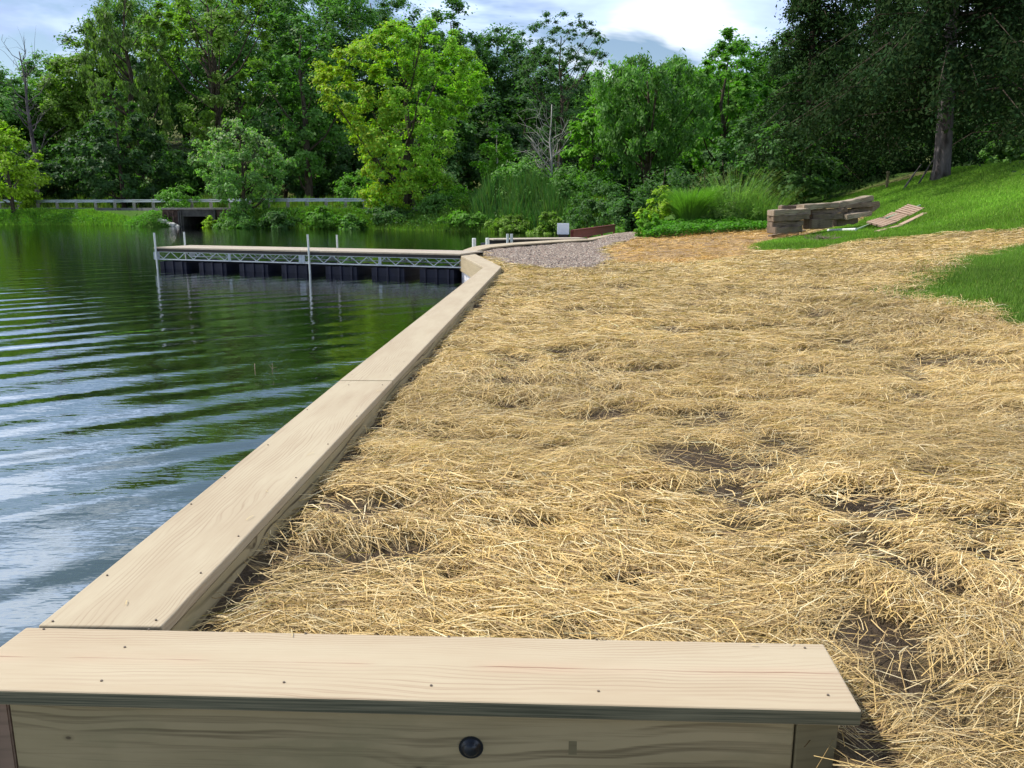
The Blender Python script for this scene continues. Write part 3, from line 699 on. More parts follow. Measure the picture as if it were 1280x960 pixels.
# ---- distinct trees of the far bank
tree('willow', 'tall feathery willow with upright streaming branches, left of the forked tree', 148, -45, 82, 118, 'tall', 'feather', .42, 15000, .22, ncl=150, rcf=.12, limbs=26, dr=.9, hollow=3, aspect=.3, gapn=.12)
tree('forked_tree', 'tall forked tree with visible dark limbs behind the culvert', 255, -70, 80, 170, 'spread', 'midy', .36, 15000, .2, ncl=120, rcf=.13, limbs=34, hollow=3, trunk_r=.36, gapn=.22)
tree('woodland_tree', 'broad mid green tree behind the right part of the guardrail', 372, -12, 78, 130, 'oval', 'mid', .38, 14000, .12, ncl=110, rcf=.17, limbs=9)
tree('evergreen_tree', 'dense blackish green tree left of the culvert', 142, 108, 74, 130, 'oval', 'deep', .34, 15000, .03, ncl=130, rcf=.15, limbs=4)
tree('round_tree', 'round tree flecked with pale blossom leaning over the guardrail', 298, 140, 60.5, 118, 'round', 'grey', .22, 17000, .1, ncl=150, rcf=.14, limbs=14, dr=.35,
     yellow=((.36, .4, .24), lambda p: np.clip((p[:, 2] - 3.2) / 8, .03, .4)))
tree('yellow_green_tree', 'large bright yellow-green tree on the far shore, its left side yellowest', 503, 18, 57.5, 190, 'maple', (.26, .44, .045), .20, 88000, .02, ncl=420, rcf=.10, limbs=22, trunk_r=.26, hollow=2.8,
     offs=[(0, .0), (.3, -.05), (.62, -.06), (.8, .0), (.9, .12), (1, .15)], gapn=.1,
     yellow=((.34, .40, .025), lambda p: np.clip(.16 - (p[:, 0] - PD(503, 0, 57.5).x) * .15, .03, .8)))
tree('airy_tree', 'thin airy tree with sparse clumps against the clouds', 702, 4, 74, 116, 'spread', 'blue', .20, 15000, .3, ncl=190, rcf=.13, limbs=26, hollow=3, trunk_r=.2)
tree('bare_tree', 'bare pale dead tree right of the yellow-green tree', 690, 98, 51.5, 74, 'spread', 'blue', .3, 10, .15, ncl=40, limbs=20, bark_='barkpale', bare=4, trunk_r=.08)
tree('leafless_tree', 'sparse grey tree with bare twigs at the upper left', 22, 20, 78, 70, 'spread', 'blue', .3, 900, .2, ncl=40, limbs=22, bark_='barkgrey', bare=3, trunk_r=.2)
tree('small_tree', 'small light green tree between the reeds and the yellow-green tree', 621, 148, 56, 58, 'round', 'bright', .2, 7000, .25, ncl=70, rcf=.2, limbs=12, bark_='barkpale', trunk_r=.07)
tree('bright_bush', 'bright yellow-green tree at the far left edge of the picture', 2, 142, 70, 90, 'round', 'ylw', .28, 9000, .05, ncl=80, rcf=.2)
tree('leafy_sapling', 'bright leafy sapling with layered leaves behind the reeds', 742, 106, 55, 74, 'tall', 'bright', .25, 9000, .12, ncl=90, rcf=.2, limbs=14, trunk_r=.08)
tree('drooping_tree', 'spreading mid green tree with drooping compound leaves, centre right', 815, 64, 52, 175, 'spread', 'mid', .28, 24000, .22, ncl=150, rcf=.15, limbs=26, dr=.7, trunk_r=.2, aspect=.35, gapn=.1)
tree('bright_tall_tree', 'tall bright green tree just left of the dark spruces', 910, 28, 60, 130, 'oval', 'fresh', .28, 20000, .08, ncl=150, rcf=.15, limbs=12,)
tree('roadside_bush', 'pale green bush behind the guardrail near the yellow-green tree', 448, 205, 64, 70, 'bush', 'fresh', .2, 5000, .02, ncl=50, rcf=.25, trunk=False, cat='bush')
tree('sumac', 'sumac-like bush behind the guardrail left of the round tree', 222, 226, 66, 60, 'bush', 'fresh', .3, 2200, .02, ncl=30, rcf=.25, trunk=False, cat='bush', aspect=.3)
# ---- shrubs along the far shoreline
G3 = 'shrubs along the far waterline'
shr = [(300, 258, 58.5, 64, 'mid', 'rounded green shrub under the blossom-flecked tree'), (345, 262, 57, 50, 'dark', 'dark shrub at the water right of the blossom-flecked tree'), (402, 258, 56.5, 40, 'fresh', 'fresh green shrub below the guardrail'),
       (440, 266, 55.5, 40, 'mid', 'low shrub at the water left of the yellow-green trunk'), (490, 255, 55.5, 64, 'dark', 'dark shrub at the foot of the yellow-green tree'), (548, 240, 54, 50, 'mid', 'shrub at the water right of the yellow-green trunk'),
       (590, 262, 51, 64, 'fresh', 'low leafy shrub left of the reeds'), (575, 232, 57, 60, 'bright', 'light green shrub on the bank above the waterline'), (640, 268, 48, 60, 'midy', 'yellowish low shrub in front of the reeds'), (688, 262, 46, 50, 'midy', 'low weedy shrub behind the white panel'),
       (262, 270, 58.8, 22, 'ylw', 'small yellow shrub beside the culvert'), (655, 185, 52, 90, 'grey', 'grey green shrub behind the reeds'), (720, 196, 50, 90, 'mid', 'leafy green shrub behind the red barrier'), (755, 220, 44, 90, 'dark', 'dark shrub behind the right end of the red barrier'), (790, 240, 40, 60, 'dark', 'dark shrub at the end of the gravel path'),
       (845, 205, 46, 110, 'dark', 'dark broad shrub behind the feathery grass clump'), (740, 190, 56, 60, 'bright', 'sunlit shrub below the leafy sapling')]
for px, ty, d, wd, c, lb in shr:
    tree('shrub', lb, px, ty, d, wd * 1.15, 'bush', c, .17 if d < 50 else .2, 5200, .0, G3, 'shrub', ncl=60, rcf=.24, trunk=False)
# ---- small clipped conifers
for px, ty, d, wd, lb in ((832, 190, 38, 20, 'leftmost small dark cone-shaped conifer behind the planting'), (882, 194, 37, 18, 'middle small dark cone-shaped conifer behind the planting'), (906, 178, 36, 26, 'largest small dark conifer behind the planting'), (787, 206, 40, 20, 'small dark conifer near the end of the gravel path')):
    tree('conifer', lb, px, ty, d, wd, 'cone', 'spruce', .09, 5000, .02, 'small conifers behind the planting', 'conifer', ncl=60, rcf=.3, trunk=True, limbs=2, mat='needle')

# ---- dark spruces at the right
def spruce(px, ty, d, wpx, base, label, n=26000, tr=.3, seed=1, col='spruce', bark_='barkgrey', trunkpx=None):
    bb = MB()
    rg = np.random.default_rng(seed); q = PD(px, 220, d); x0 = q.x; z0 = gz(x0, d) - .1; Ht = PD(px, ty, d).z - z0; W = wpx * mpp(d) / 2
    root = empty('spruce', (x0, d, z0), label, 'tree', 'dark spruces at the right')
    mb = MB(); mb.tube([(x0 - .02, d, z0 - .1), (x0, d, z0 + .5), (x0 - .1, d, z0 + Ht * .3), (x0 - .4, d, z0 + Ht * .95)], [tr * 1.25, tr, tr * .8, .03], 14)
    cents = []; rcs = []
    nb = 100
    for i in range(nb):
        t = base + (1 - base) * (i + rg.random()) / nb; a = rg.random() * 6.28
        Lr = W * (1 - ((t - base) / (1 - base)) ** 1.1 * .95) * (.65 + .45 * rg.random()); s = Vector((x0, d, z0 + Ht * t))
        m = s + Vector((math.cos(a), math.sin(a), -.05)) * Lr * .55; e = s + Vector((math.cos(a) * Lr, math.sin(a) * Lr, -.32 * Lr))
        bb.tube([s, m, e], [.035, .02, .004], 5)
        for k in range(6):
            f = .2 + .8 * k / 5; p = s.lerp(m, f * 2) if f < .5 else m.lerp(e, f * 2 - 1)
            cents.append((p.x, p.y, p.z - .15)); rcs.append(.16 * W * (.7 + .5 * rg.random()))
    mb.build('trunk', M[bark_], root, smooth=True); bb.build('branches', M['bark'], root, smooth=True)
    V, Fq, cc = leaf_cloud(np.array(cents), np.array(rcs), n // len(cents), .15, np.array([x0, d, z0 + Ht * .4]), seed, COLS[col] if col != 'deep' else (.022, .052, .018), droop=.45, upb=.5, aspect=.45)
    np_mesh('crown', V, Fq, M['needle'], root, col=cc)
    return root
spruce(1176, -260, 28.5, 460, .2, 'tall dark spruce with a thick pale grey trunk on top of the lawn', 76000, .27, 3)
spruce(1010, -120, 36, 210, .14, 'dark spruce at the left end of the group, behind the timber pile', 36000, .22, 5, 'deep', 'bark')
spruce(1085, -160, 41, 260, .10, 'dark spruce between the timber pile and the grey trunk', 36000, .22, 8, 'spruce', 'bark')
spruce(1270, -160, 36, 300, .12, 'dark spruce at the right edge of the picture', 36000, .24, 9, 'spruce', 'bark')
spruce(1400, -200, 31, 300, .14, 'dark spruce beyond the right edge of the lawn', 24000, .24, 10, 'spruce', 'bark')
G4 = 'dark undergrowth behind the lawn'
for px, ty, d, wd, c, lb in ((985, 150, 33, 120, 'dark', 'dark leafy bush behind the timber pile'), (1040, 165, 38, 110, 'mid', 'half lit bush left of the thin post'), (1100, 120, 46, 130, 'deep', 'dark bush behind the thin post'),
      (1165, 140, 46, 130, 'deep', 'dark bush behind the grey spruce trunk'), (1230, 130, 44, 130, 'deep', 'dark bush right of the grey spruce trunk'), (1300, 110, 40, 130, 'dark', 'dark bush at the right edge behind the lawn'), (1270, 165, 34, 60, 'mid', 'small green bush at the right crest of the lawn'),
      (945, 135, 42, 100, 'dark', 'dark bush between the fresh green tree and the spruces')):
    tree('dark_bush', lb, px, ty, d, wd * 1.25, 'bush', c, .2, 9000, .0, G4, 'bush', ncl=80, rcf=.2, trunk=False)
for px, ty, d, wd, lb in ((1075, -90, 52, 200, 'tall black-green tree behind the spruces left of the grey trunk'), (1205, -110, 50, 210, 'tall black-green tree behind the spruces right of the grey trunk'), (1320, -100, 50, 210, 'tall black-green tree behind the spruces at the right edge')):
    tree('backdrop_tree', lb, px, ty, d, wd, 'oval', 'deep', .3, 22000, .0, 'dark trees behind the spruces', ncl=150, rcf=.16, limbs=5)

# ---- ornamental planting left of the timbers
tree('leafy_shrub', 'yellow-green leafy shrub at the left end of the planting', 826, 226, 27.5, 50, 'bush', 'ylw', .12, 3800, 0, None, 'shrub', ncl=50, rcf=.24, trunk=False)
tree('leafy_shrub', 'small light green shrub at the water end of the gravel path', 812, 258, 26, 34, 'bush', 'bright', .10, 2200, 0, None, 'shrub', ncl=30, rcf=.26, trunk=False)
def blades(name, label, cat, px, basey_d, n, hgt, spread, arch, col, wd=.012, seed=0, kind=None, tips=None, radial=True):
    rg = np.random.default_rng(seed); q = PD(px, 260, basey_d); x0, y0 = q.x, basey_d
    a = rg.random(n) * 6.283; rb = rg.random(n) ** .5 * spread * .35; bx_, by_ = x0 + np.cos(a) * rb, y0 + np.sin(a) * rb; bz_ = ground_z(bx_, by_)
    h = hgt * (.6 + .5 * rg.random(n)); ar = spread * arch * (.3 + rg.random(n)); S = 5; rows = []
    for k in range(S):
        f = k / (S - 1); cx_ = bx_ + np.cos(a) * ar * f ** 1.6; cy_ = by_ + np.sin(a) * ar * f ** 1.6; cz = bz_ + h * (f - .35 * arch * f ** 3)
        wv = wd * (1 - .85 * f); rows.append(np.stack([np.stack([cx_ - wv, cy_, cz], -1), np.stack([cx_ + wv, cy_ + wv * .5, cz], -1)], 1))
    V = np.stack(rows, 1).reshape(-1, 3); b0 = np.arange(n)[:, None] * (2 * S); Fq = np.concatenate([np.stack([b0[:, 0] + 2 * k, b0[:, 0] + 2 * k + 1, b0[:, 0] + 2 * k + 3, b0[:, 0] + 2 * k + 2], -1) for k in range(S - 1)])
    cc = np.array(col)[None] * (.7 + .6 * rg.random((n, 1))); cc = np.repeat(cc, 2 * S, 0).reshape(n, S, 2, 3)
    if tips is not None: cc[:, 4:] = np.array(tips)
    o = np_mesh(name, V, Fq, M['grassblade'], None, col=cc.reshape(-1, 3))
    return tag(o, label, cat, None, kind)
blades('grass_clump', 'fine feathery green grass clump in the middle of the planting', 'ornamental grass', 862, 27, 1500, 1.5, 1.0, .75, (.15, .29, .045), .012, 1)
tree('arching_shrub', 'broad rounded arching shrub between the feathery grass clump and the timber pile', 914, 224, 27.4, 112, 'bush', (.20, .33, .07), .13, 11000, 0, None, 'shrub', ncl=90, rcf=.2, trunk=False, aspect=.25, dr=.3)
blades('plume_grass', 'thin arching pale-tipped grass sprays rising out of the rounded shrub', 'ornamental grass', 918, 27.2, 420, 1.95, 1.9, .5, (.17, .29, .07), .008, 2, tips=(.32, .3, .16))
blades('plume_grass', 'pale-tipped grass sprays just left of the timber pile', 'ornamental grass', 955, 26.8, 300, 1.4, 1.3, .6, (.15, .27, .06), .008, 3, tips=(.3, .28, .15))

def leaf_carpet(name, pts, n, h, size, col, seed, mat='leaf', kind='stuff'):
    rg = np.random.default_rng(seed); xs = [p[0] for p in pts]; ys = [p[1] for p in pts]
    x = rg.uniform(min(xs), max(xs), n * 3); y = rg.uniform(min(ys), max(ys), n * 3); k = inpoly(x, y, pts); x, y = x[k][:n], y[k][:n]
    z = ground_z(x, y) + h * (.3 + .9 * (fbm(x * 1.3, y * 1.3, seed) + .5)) * rg.random(len(x)) ** .4
    V, Fq, cc = leaf_cloud(np.stack([x, y, z], -1), .03, 1, size, np.array([np.mean(xs), np.mean(ys), -3]), seed, col)
    return tag(np_mesh(name, V, Fq, M[mat], None, col=cc), kind=kind)
cov = [PD(805, 296, 25.2), PD(850, 296, 25.0), PD(962, 290, 25.0), PD(968, 270, 29), PD(900, 260, 29.5), PD(800, 270, 29)]
leaf_carpet('ground_cover', [(p.x, p.y) for p in cov], 16000, .32, .10, (.10, .27, .025), 5)

# ---- reeds and bank grass
def tall_grass(name, poly, n, h0, h1, wd, col, seed, lean=.2, var=.35):
    rg = np.random.default_rng(seed); xs = [p[0] for p in poly]; ys = [p[1] for p in poly]
    x = rg.uniform(min(xs), max(xs), n * 5); y = rg.uniform(min(ys), max(ys), n * 5); k = inpoly(x, y, poly) & ~inpoly(x, y, pond)
    x, y = x[k][:n], y[k][:n]; n = len(x); z = ground_z(x, y)
    h = rg.uniform(h0, h1, n) * (1 + .9 * fbm(x * .9, y * .9, seed)) * (.55 + .45 * sstep(0, 1.6, dseg(x, y, list(poly) + [poly[0]]))); a = rg.random(n) * 6.283; l = rg.random(n) * lean * h
    wv = wd * (.6 + .8 * rg.random(n)); ca, sa = np.cos(a), np.sin(a); b = rg.random(n) * 3.14; cb, sb = np.cos(b) * wv, np.sin(b) * wv * .5
    V = np.stack([np.stack([x - cb, y - sb, z - .05], -1), np.stack([x + cb, y + sb, z - .05], -1),
                  np.stack([x + cb * .7 + ca * l * .35, y + sb + sa * l * .35, z + h * .6], -1), np.stack([x - cb * .7 + ca * l * .35, y - sb + sa * l * .35, z + h * .6], -1),
                  np.stack([x + ca * l, y + sa * l, z + h], -1), np.stack([x + ca * l + cb * .1, y + sa * l, z + h * .99], -1)], 1).reshape(-1, 3)
    b0 = np.arange(n) * 6; Fq = np.concatenate([np.stack([b0, b0 + 1, b0 + 2, b0 + 3], -1), np.stack([b0 + 3, b0 + 2, b0 + 5, b0 + 4], -1)])
    cc = np.array(col)[None] * (1 - var + 2 * var * rg.random((n, 1))) + rg.random((n, 1)) ** 3 * np.array([[.10, .06, .01]])
    return tag(np_mesh(name, V, Fq, M['grassblade'], None, col=np.repeat(cc, 6, 0)), kind='stuff')
def strip(pxs, d0, d1): return [(PD(p, 280, d0(p)).x, d0(p)) for p in pxs] + [(PD(p, 280, d1(p)).x, d1(p)) for p in reversed(pxs)]
shx = [p[0] for p in shore_px[::-1]]; shy = [p[1] for p in shore[::-1]]
sd_ = lambda p: float(np.interp(p, shx, shy))
tall_grass('bank_grass', strip([-110, 0, 100, 200], lambda p: sd_(p) - .3, lambda p: sd_(p) + 3.0), 36000, .08, .34, .035, (.20, .38, .04), 1)
tall_grass('bank_grass', strip([275, 350, 450, 520, 600, 700], lambda p: sd_(p) - .3, lambda p: sd_(p) + 3.6), 40000, .10, .38, .035, (.15, .28, .035), 2)
tall_grass('bank_grass', strip([540, 600, 700, 780], lambda p: sd_(p) + 3, lambda p: sd_(p) + 14), 26000, .3, .9, .05, (.18, .27, .04), 3)
tall_grass('reeds', strip([590, 650, 715], lambda p: sd_(p) + .9, lambda p: sd_(p) + 6.5), 11000, 1.0, 2.1, .035, (.07, .18, .04), 4, .3)
tall_grass('reeds', strip([700, 735, 775], lambda p: sd_(p) + 1.2, lambda p: sd_(p) + 5), 5000, .8, 1.7, .03, (.07, .16, .035), 6, .3)
wl = lambda pxs, a, b: strip(pxs, lambda p: sd_(p) + a, lambda p: sd_(p) + b)
leaf_carpet('bank_weeds', wl([-110, 0, 100, 200], .1, 1.6), 9000, .55, .14, (.11, .25, .035), 31)
leaf_carpet('bank_weeds', wl([275, 350, 450, 520, 600, 700], .1, 2.2), 15000, .75, .15, (.085, .19, .035), 32)
leaf_carpet('bank_weeds', wl([520, 600, 700, 780], 2, 9), 14000, 1.0, .16, (.12, .24, .04), 33)
leaf_carpet('bank_weeds', [(XBR - 5.2, YSH - 1.6), (XBR - 1.6, YSH - .8), (XBR - 1.6, YSH + .3), (XBR - 5.2, YSH + .5)], 2600, .35, .12, (.12, .28, .04), 34)
# yard weeds along the guardrail
tall_grass('roadside_weeds', strip([-110, 100, 200, 300, 460], lambda p: sd_(p) + 9.5, lambda p: sd_(p) + 14), 24000, .4, 1.3, .06, (.12, .21, .03), 7)

# ------------------------------------------------------------------ road, guardrail, culvert bridge
rd = [(PD(p, 260, sd_(p) + 4.2).x, sd_(p) + 4.2) for p in (-120, 0, 150, 235, 350, 460, 560, 640)]
mb = MB(); n = len(rd)
mb.add([(x, y, 1.335) for x, y in rd] + [(x, y + 5.5, 1.335) for x, y in rd] + [(x, y, 1.0) for x, y in rd] + [(x, y + 5.5, 1.0) for x, y in rd],
       [(i, i + 1, n + i + 1, n + i) for i in range(n - 1)] + [(2 * n + i, 2 * n + i + 1, i + 1, i) for i in range(n - 1)])
tag(mb.build('road', M['road']), kind='structure')
def alongrd(px, dy): y = sd_(px) + dy; return Vector((PD(px, 260, y).x, y, 0))
gre = empty('guardrail', alongrd(150, 3.9) + Vector((0, 0, 1.2)), 'long grey steel guardrail on posts along the far road', 'guardrail')
gpx = list(range(-96, 462, 24)); rp = [alongrd(p, 3.9) for p in gpx]
mb = MB()
for zc in (1.96, 1.83):
    for a, b in zip(rp[:-1], rp[1:]): mb.bar((a.x, a.y - .1 - (zc > 1.9) * .003, zc), (b.x, b.y - .1 - (zc > 1.8) * .003, zc), .05, .085)
for a, b in zip(rp[:-1], rp[1:]): mb.bar((a.x, a.y - .07, 1.80), (b.x, b.y - .07, 1.895), .012, .1)
mb.build('rail', M['galv'], gre)
for a in rp:
    mb = MB(); mb.box((a.x, a.y, 1.56), (.20, .15, .94)); mb.build('post', M['concrete'], gre, .01)
br = empty('culvert_bridge', (XBR, YSH, 0), 'low culvert bridge with rusty side walls under the far road', 'bridge')
k = mpp(YSH); yb = YSH - .2
def bx_px(a, b, za, zb_, y0, y1, name, mat):
    xa, xb = PD(a, 270, yb).x, PD(b, 270, yb).x
    mb = MB(); mb.box(((xa + xb) / 2, (y0 + y1) / 2, (za + zb_) / 2), (xb - xa, y1 - y0, zb_ - za)); return mb.build(name, mat, br, .01)
bx_px(203, 290, 1.22, 1.345, yb - .1, yb + 4.4, 'deck', M['concrete'])
bx_px(224, 270, .72, 1.218, yb, yb + 4.3, 'beam', M['darkconc'])
bx_px(203, 223.8, -.4, 1.218, yb + .1, yb + 1, 'wing_wall', M['rust'])
bx_px(270.2, 292, -.4, 1.218, yb + .1, yb + 1, 'wing_wall', M['rust'])
bx_px(225, 229, -.4, .718, yb + .02, yb + 4, 'abutment', M['darkconc'])
bx_px(264.5, 269, -.4, .718, yb + .02, yb + 4, 'abutment', M['darkconc'])
bx_px(225, 269, -.4, .718, yb + 4.02, yb + 4.3, 'shade_backing', M['darkbeam'])  # black sheet added to stand in for the shade inside the open culvert
for p in (204, 210, 216, 223, 225.5, 268, 276, 283):
    bx_px(p, p + 1.6, -.4, 1.10, yb - .12, yb - .01, 'pile', M['darkconc'] if p > 220 else M['rust'])
# pale rocks by the culvert
for i, (px, py, s) in enumerate(((226, 281, .3), (221, 280, .24), (216, 277, .3), (211, 274, .22), (205, 271, .26), (229, 283, .2), (200, 268, .2))):
    q = P(px, py, .1 + .12 * (283 - py) * .7); q.y = YSH - .6 + (283 - py) * .12; q.x = PD(px, py, q.y).x
    bm = bmesh.new(); bmesh.ops.create_icosphere(bm, subdivisions=2, radius=s)
    for v_ in bm.verts: v_.co *= 1 + .25 * random.uniform(-1, 1); v_.co.z *= .7
    me = bpy.data.meshes.new('rock'); bm.to_mesh(me); bm.free(); o = link('rock', me, M['rock']); q.y = YSH - .45; q.x = PD(px, py, q.y).x; o.location = (q.x, q.y, gz(q.x, q.y) + s * .2)
    tag(o, ['pale rock at the water beside the culvert wall', 'small pale rock second from the culvert wall', 'larger pale rock on the bank left of the culvert', 'small rock midway up the left culvert bank', 'pale rock high on the bank by the rusty wall', 'lowest pale rock touching the culvert post', 'topmost little pale rock left of the culvert'][i], 'rock', 'rocks beside the culvert')

# ------------------------------------------------------------------ timbers and odds and ends on the lawn
D0 = 21.0
G5 = 'old timbers stacked at the edge of the lawn'
def timber(a, b, Y0, Y1, h, lab, mat='oldtimber', deep=.2):
    p, q = PD(*a, Y0), PD(*b, Y1); d = q - p; L_ = d.length
    mb = MB(); mb.box((L_ / 2, 0, 0), (L_, deep, h))
    me = bpy.data.meshes.new('timber'); me.from_pydata(mb.v, [], mb.f); bm = bmesh.new(); bm.from_mesh(me)
    bmesh.ops.recalc_face_normals(bm, faces=bm.faces)
    bmesh.ops.subdivide_edges(bm, edges=[e for e in bm.edges if abs((e.verts[0].co - e.verts[1].co).x) > .1], cuts=7, use_grid_fill=True)
    for v_ in bm.verts: v_.co += Vector((random.uniform(-.008, .008), random.uniform(-.01, .01), random.uniform(-.012, .012)))
    bmesh.ops.bevel(bm, geom=[e for e in bm.edges if e.is_manifold and e.calc_face_angle(0) > 1.0], offset=.014, segments=2, affect='EDGES')
    bm.to_mesh(me); bm.free(); me.materials.append(M[mat])
    o = bpy.data.objects.new('timber', me); COL.objects.link(o); o.location = p
    o.rotation_euler = d.to_track_quat('X', 'Z').to_euler(); return tag(o, lab, 'timber', G5)
timber((964, 288), (998, 286), D0, D0 + .2, .15, 'lowest timber of the left pile on the ground', deep=.4)
timber((962, 280.5), (1001, 279), D0 + .15, D0 + .3, .13, 'second timber from the ground in the left pile', deep=.3)
timber((963, 273.5), (1007, 270.5), D0 + .1, D0 + .3, .14, 'middle timber of the left pile', deep=.35)
timber((963, 266.5), (1009, 264.5), D0 + .05, D0 + .35, .15, 'top timber of the left pile with pale worn surface', 'oldtimber2', .3)
timber((975, 260.5), (1004, 259), D0 + .8, D0 + .9, .12, 'short dark timber behind the left pile', deep=.25)
timber((1009, 280), (1036, 278.5), D0 + .3, D0 + .6, .24, 'thick block timber low in the middle of the pile', deep=.3)
timber((1012, 271.5), (1050, 270), D0 + .45, D0 + .6, .14, 'timber lying on the thick middle block', deep=.3)
timber((1010, 265), (1056, 262.5), D0 + .6, D0 + .8, .11, 'timber between the block and the pale top beam', deep=.3)
timber((1000, 259.5), (1044, 256), D0 + .4, D0 + .7, .13, 'pale beam on top of the middle block', 'oldtimber2', .34)
timber((1042, 276), (1068, 271), D0 + .8, D0 + 1.0, .30, 'dark timber low in the right part of the pile', deep=.3)
timber((1054, 271.5), (1085, 266.5), D0 + .5, D0 + 1.0, .12, 'pale wedge-cut timber lying low at the right', 'oldtimber2', .26)
timber((1056, 266), (1086, 261), D0 + 1.0, D0 + 1.2, .15, 'timber under the right top beam', deep=.3)
timber((1050, 258.5), (1093, 254.5), D0 + .9, D0 + 1.2, .11, 'thin timber just below the right top beam', deep=.4)
timber((1044, 257), (1087, 247.5), D0 + .8, D0 + 1.2, .14, 'pale tilted beam topping the right end of the pile', 'oldtimber2', .3)
timber((1084, 262), (1095, 256), D0 + 1.1, D0 + 1.9, .16, 'dark short timber end at the right of the pile', deep=.2)
def gpt(px, py, dz=0): x, y = onground(px, py); return Vector((x, y, gz(x, y) + dz))
a, b = gpt(1071, 289, .05), gpt(1150, 259, .05)
mb = MB(); mb.tube([a, b], .025, 8); tag(mb.build('pole', M['rodgreen']), 'long thin pale green pole lying up the lawn', 'pole')
a, b = gpt(1035, 290.5, .05), gpt(1070, 289.5, .05)
mb = MB(); mb.tube([a, b], .04, 8); tag(mb.build('pipe', M['rodwhite']), 'short pale pipe lying in the grass below the timbers', 'pipe')
a, b = gpt(962, 297.5, .05), gpt(1005, 291, .05)
mb = MB(); mb.bar(a, b, .1, .06); tag(mb.build('plank', M['oldtimber2'], bevel=.006), 'pale plank edging the straw below the left timbers', 'plank')
# slotted wooden panels
slat = [((1092, 287), (1111, 280), 'leftmost reddish slotted wooden panel on the lawn'), ((1111, 281), (1128, 272), 'middle reddish slotted wooden panel, partly overlapped'), ((1127, 273), (1146, 262), 'rightmost reddish slotted wooden panel, highest on the lawn')]
for i, (a, b, lab) in enumerate(slat):
    pa, pb = gpt(*a, .10), gpt(*b, .10); pb = pa.lerp(pb, .86) + Vector((0, (-.06, .08, -.04)[i], 0)); d = pb - pa; L_ = d.length
    root = empty('slotted_panel', pa, lab, 'panel', 'slotted wooden panels on the lawn')
    X_ = d.normalized(); Z_ = Vector((-.14 + (.12, -.1, .05)[i], -.42 - (.0, .14, .05)[i], .9)); Z_ = (Z_ - X_ * Z_.dot(X_)).normalized(); U_ = X_.cross(Z_) * -1; U_ = Z_.cross(X_)
    def pt(u, v_, w_=0): return pa + X_ * u + U_ * v_ + Z_ * w_
    wdt = .20
    def slab(u0, u1, v0, v1, t0=0, t1=.03):
        m = MB(); vs = [pt(u, v_, t) for u in (u0, u1) for v_ in (v0, v1) for t in (t0, t1)]
        return vs, [(0, 1, 3, 2), (4, 6, 7, 5), (0, 4, 5, 1), (2, 3, 7, 6), (0, 2, 6, 4), (1, 5, 7, 3)]
    for (v0, v1) in ((-wdt, -wdt + .12), (-.05, .05), (wdt - .12, wdt)):
        m = MB(); m.add(*slab(0, L_, v0, v1)); m.build('rail', M['crate'], root, .004)
    for j in range(5):
        u = L_ * j / 5 + L_ * .01
        m = MB(); m.add(*slab(u, u + L_ * .125, -wdt, wdt, .032, .05)); m.build('slat', M['crate'], root, .003)
    m = MB(); m.add(*slab(.0, L_, -wdt - .02, -wdt, -.12, .05)); m.build('side', M['crate'], root, .003)
mb = MB(); mb.bar(gpt(1096, 291, .03), gpt(1124, 284, .03), .12, .03); tag(mb.build('plank', M['crate']), 'reddish loose plank in front of the slotted panels', 'plank')
mb = MB(); mb.bar(gpt(1125, 283, .03), gpt(1156, 268, .03), .12, .03); tag(mb.build('plank', M['crate']), 'reddish loose plank right of the slotted panels', 'plank')
# thin wooden post at the wood's edge
q = PD(1108.5, 234, 30.5); tz = PD(1108.5, 214, 30.5).z
mb = MB(); mb.tube([(q.x, q.y, gz(q.x, q.y) - .2), (q.x, q.y, tz - .06)], .05, 8); pst = tag(mb.build('fence_post', M['post']), 'thin wooden post standing at the edge of the woods', 'post')
mb = MB(); mb.tube([(q.x, q.y, tz - .06), (q.x, q.y, tz)], [.075, .06], 8); mb.build('cap', M['post'], pst)
for (a, b, lab) in (((1130, 228), (1152, 205), 'left fallen branch leaning by the grey trunk'), ((1148, 224), (1166, 200), 'right fallen branch leaning on the grey trunk')):
    p0, p1 = PD(*a, 28.6), PD(*b, 28.6); p0.z = gz(p0.x, p0.y)
    mb = MB(); m_ = p0.lerp(p1, .5) + Vector((.05, .05, .06)); mb.tube([p0, m_, p1], [.035, .03, .012], 6)
    mb.tube([m_, m_ + Vector((.3, .2, .35))], [.015, .005], 5); tag(mb.build('branch', M['barkgrey']), lab, 'branch')
# heap of dry twigs on the near lawn edge
p = gpt(1027, 302); mb = MB()
for i in range(70):
    a = random.uniform(0, 6.28); r = random.uniform(0, .35); s = p + Vector((math.cos(a) * r, math.sin(a) * r * .8, random.uniform(.0, .1))); e = s + Vector((random.uniform(-.22, .22), random.uniform(-.2, .2), random.uniform(-.02, .09)))
    mb.tube([s, e], [.007, .003], 4)
tag(mb.build('twig_heap', M['oldtimber']), 'heap of dry brown twigs on the near edge of the lawn', 'twigs')
# thin weeds sticking out of the water beside the wall
for (px, py, h_, lab) in ((318, 462, 9, 'single orange weed stem sticking out of the pond'), (340, 462, 12, 'forked pale weed stem sticking out of the pond')):
    q = P(px, py, 0); mb = MB(); mb.tube([(q.x, q.y, -.2), (q.x + .005, q.y, .055)], [.003, .002], 5)
    if px > 330: mb.tube([(q.x, q.y, .01), (q.x - .03, q.y, .05)], [.002, .001], 5); mb.tube([(q.x, q.y, .01), (q.x + .04, q.y, .02)], [.002, .001], 5)
    tag(mb.build('weed_stem', M['crate'] if px < 330 else M['oldtimber2']), lab, 'weed stem')

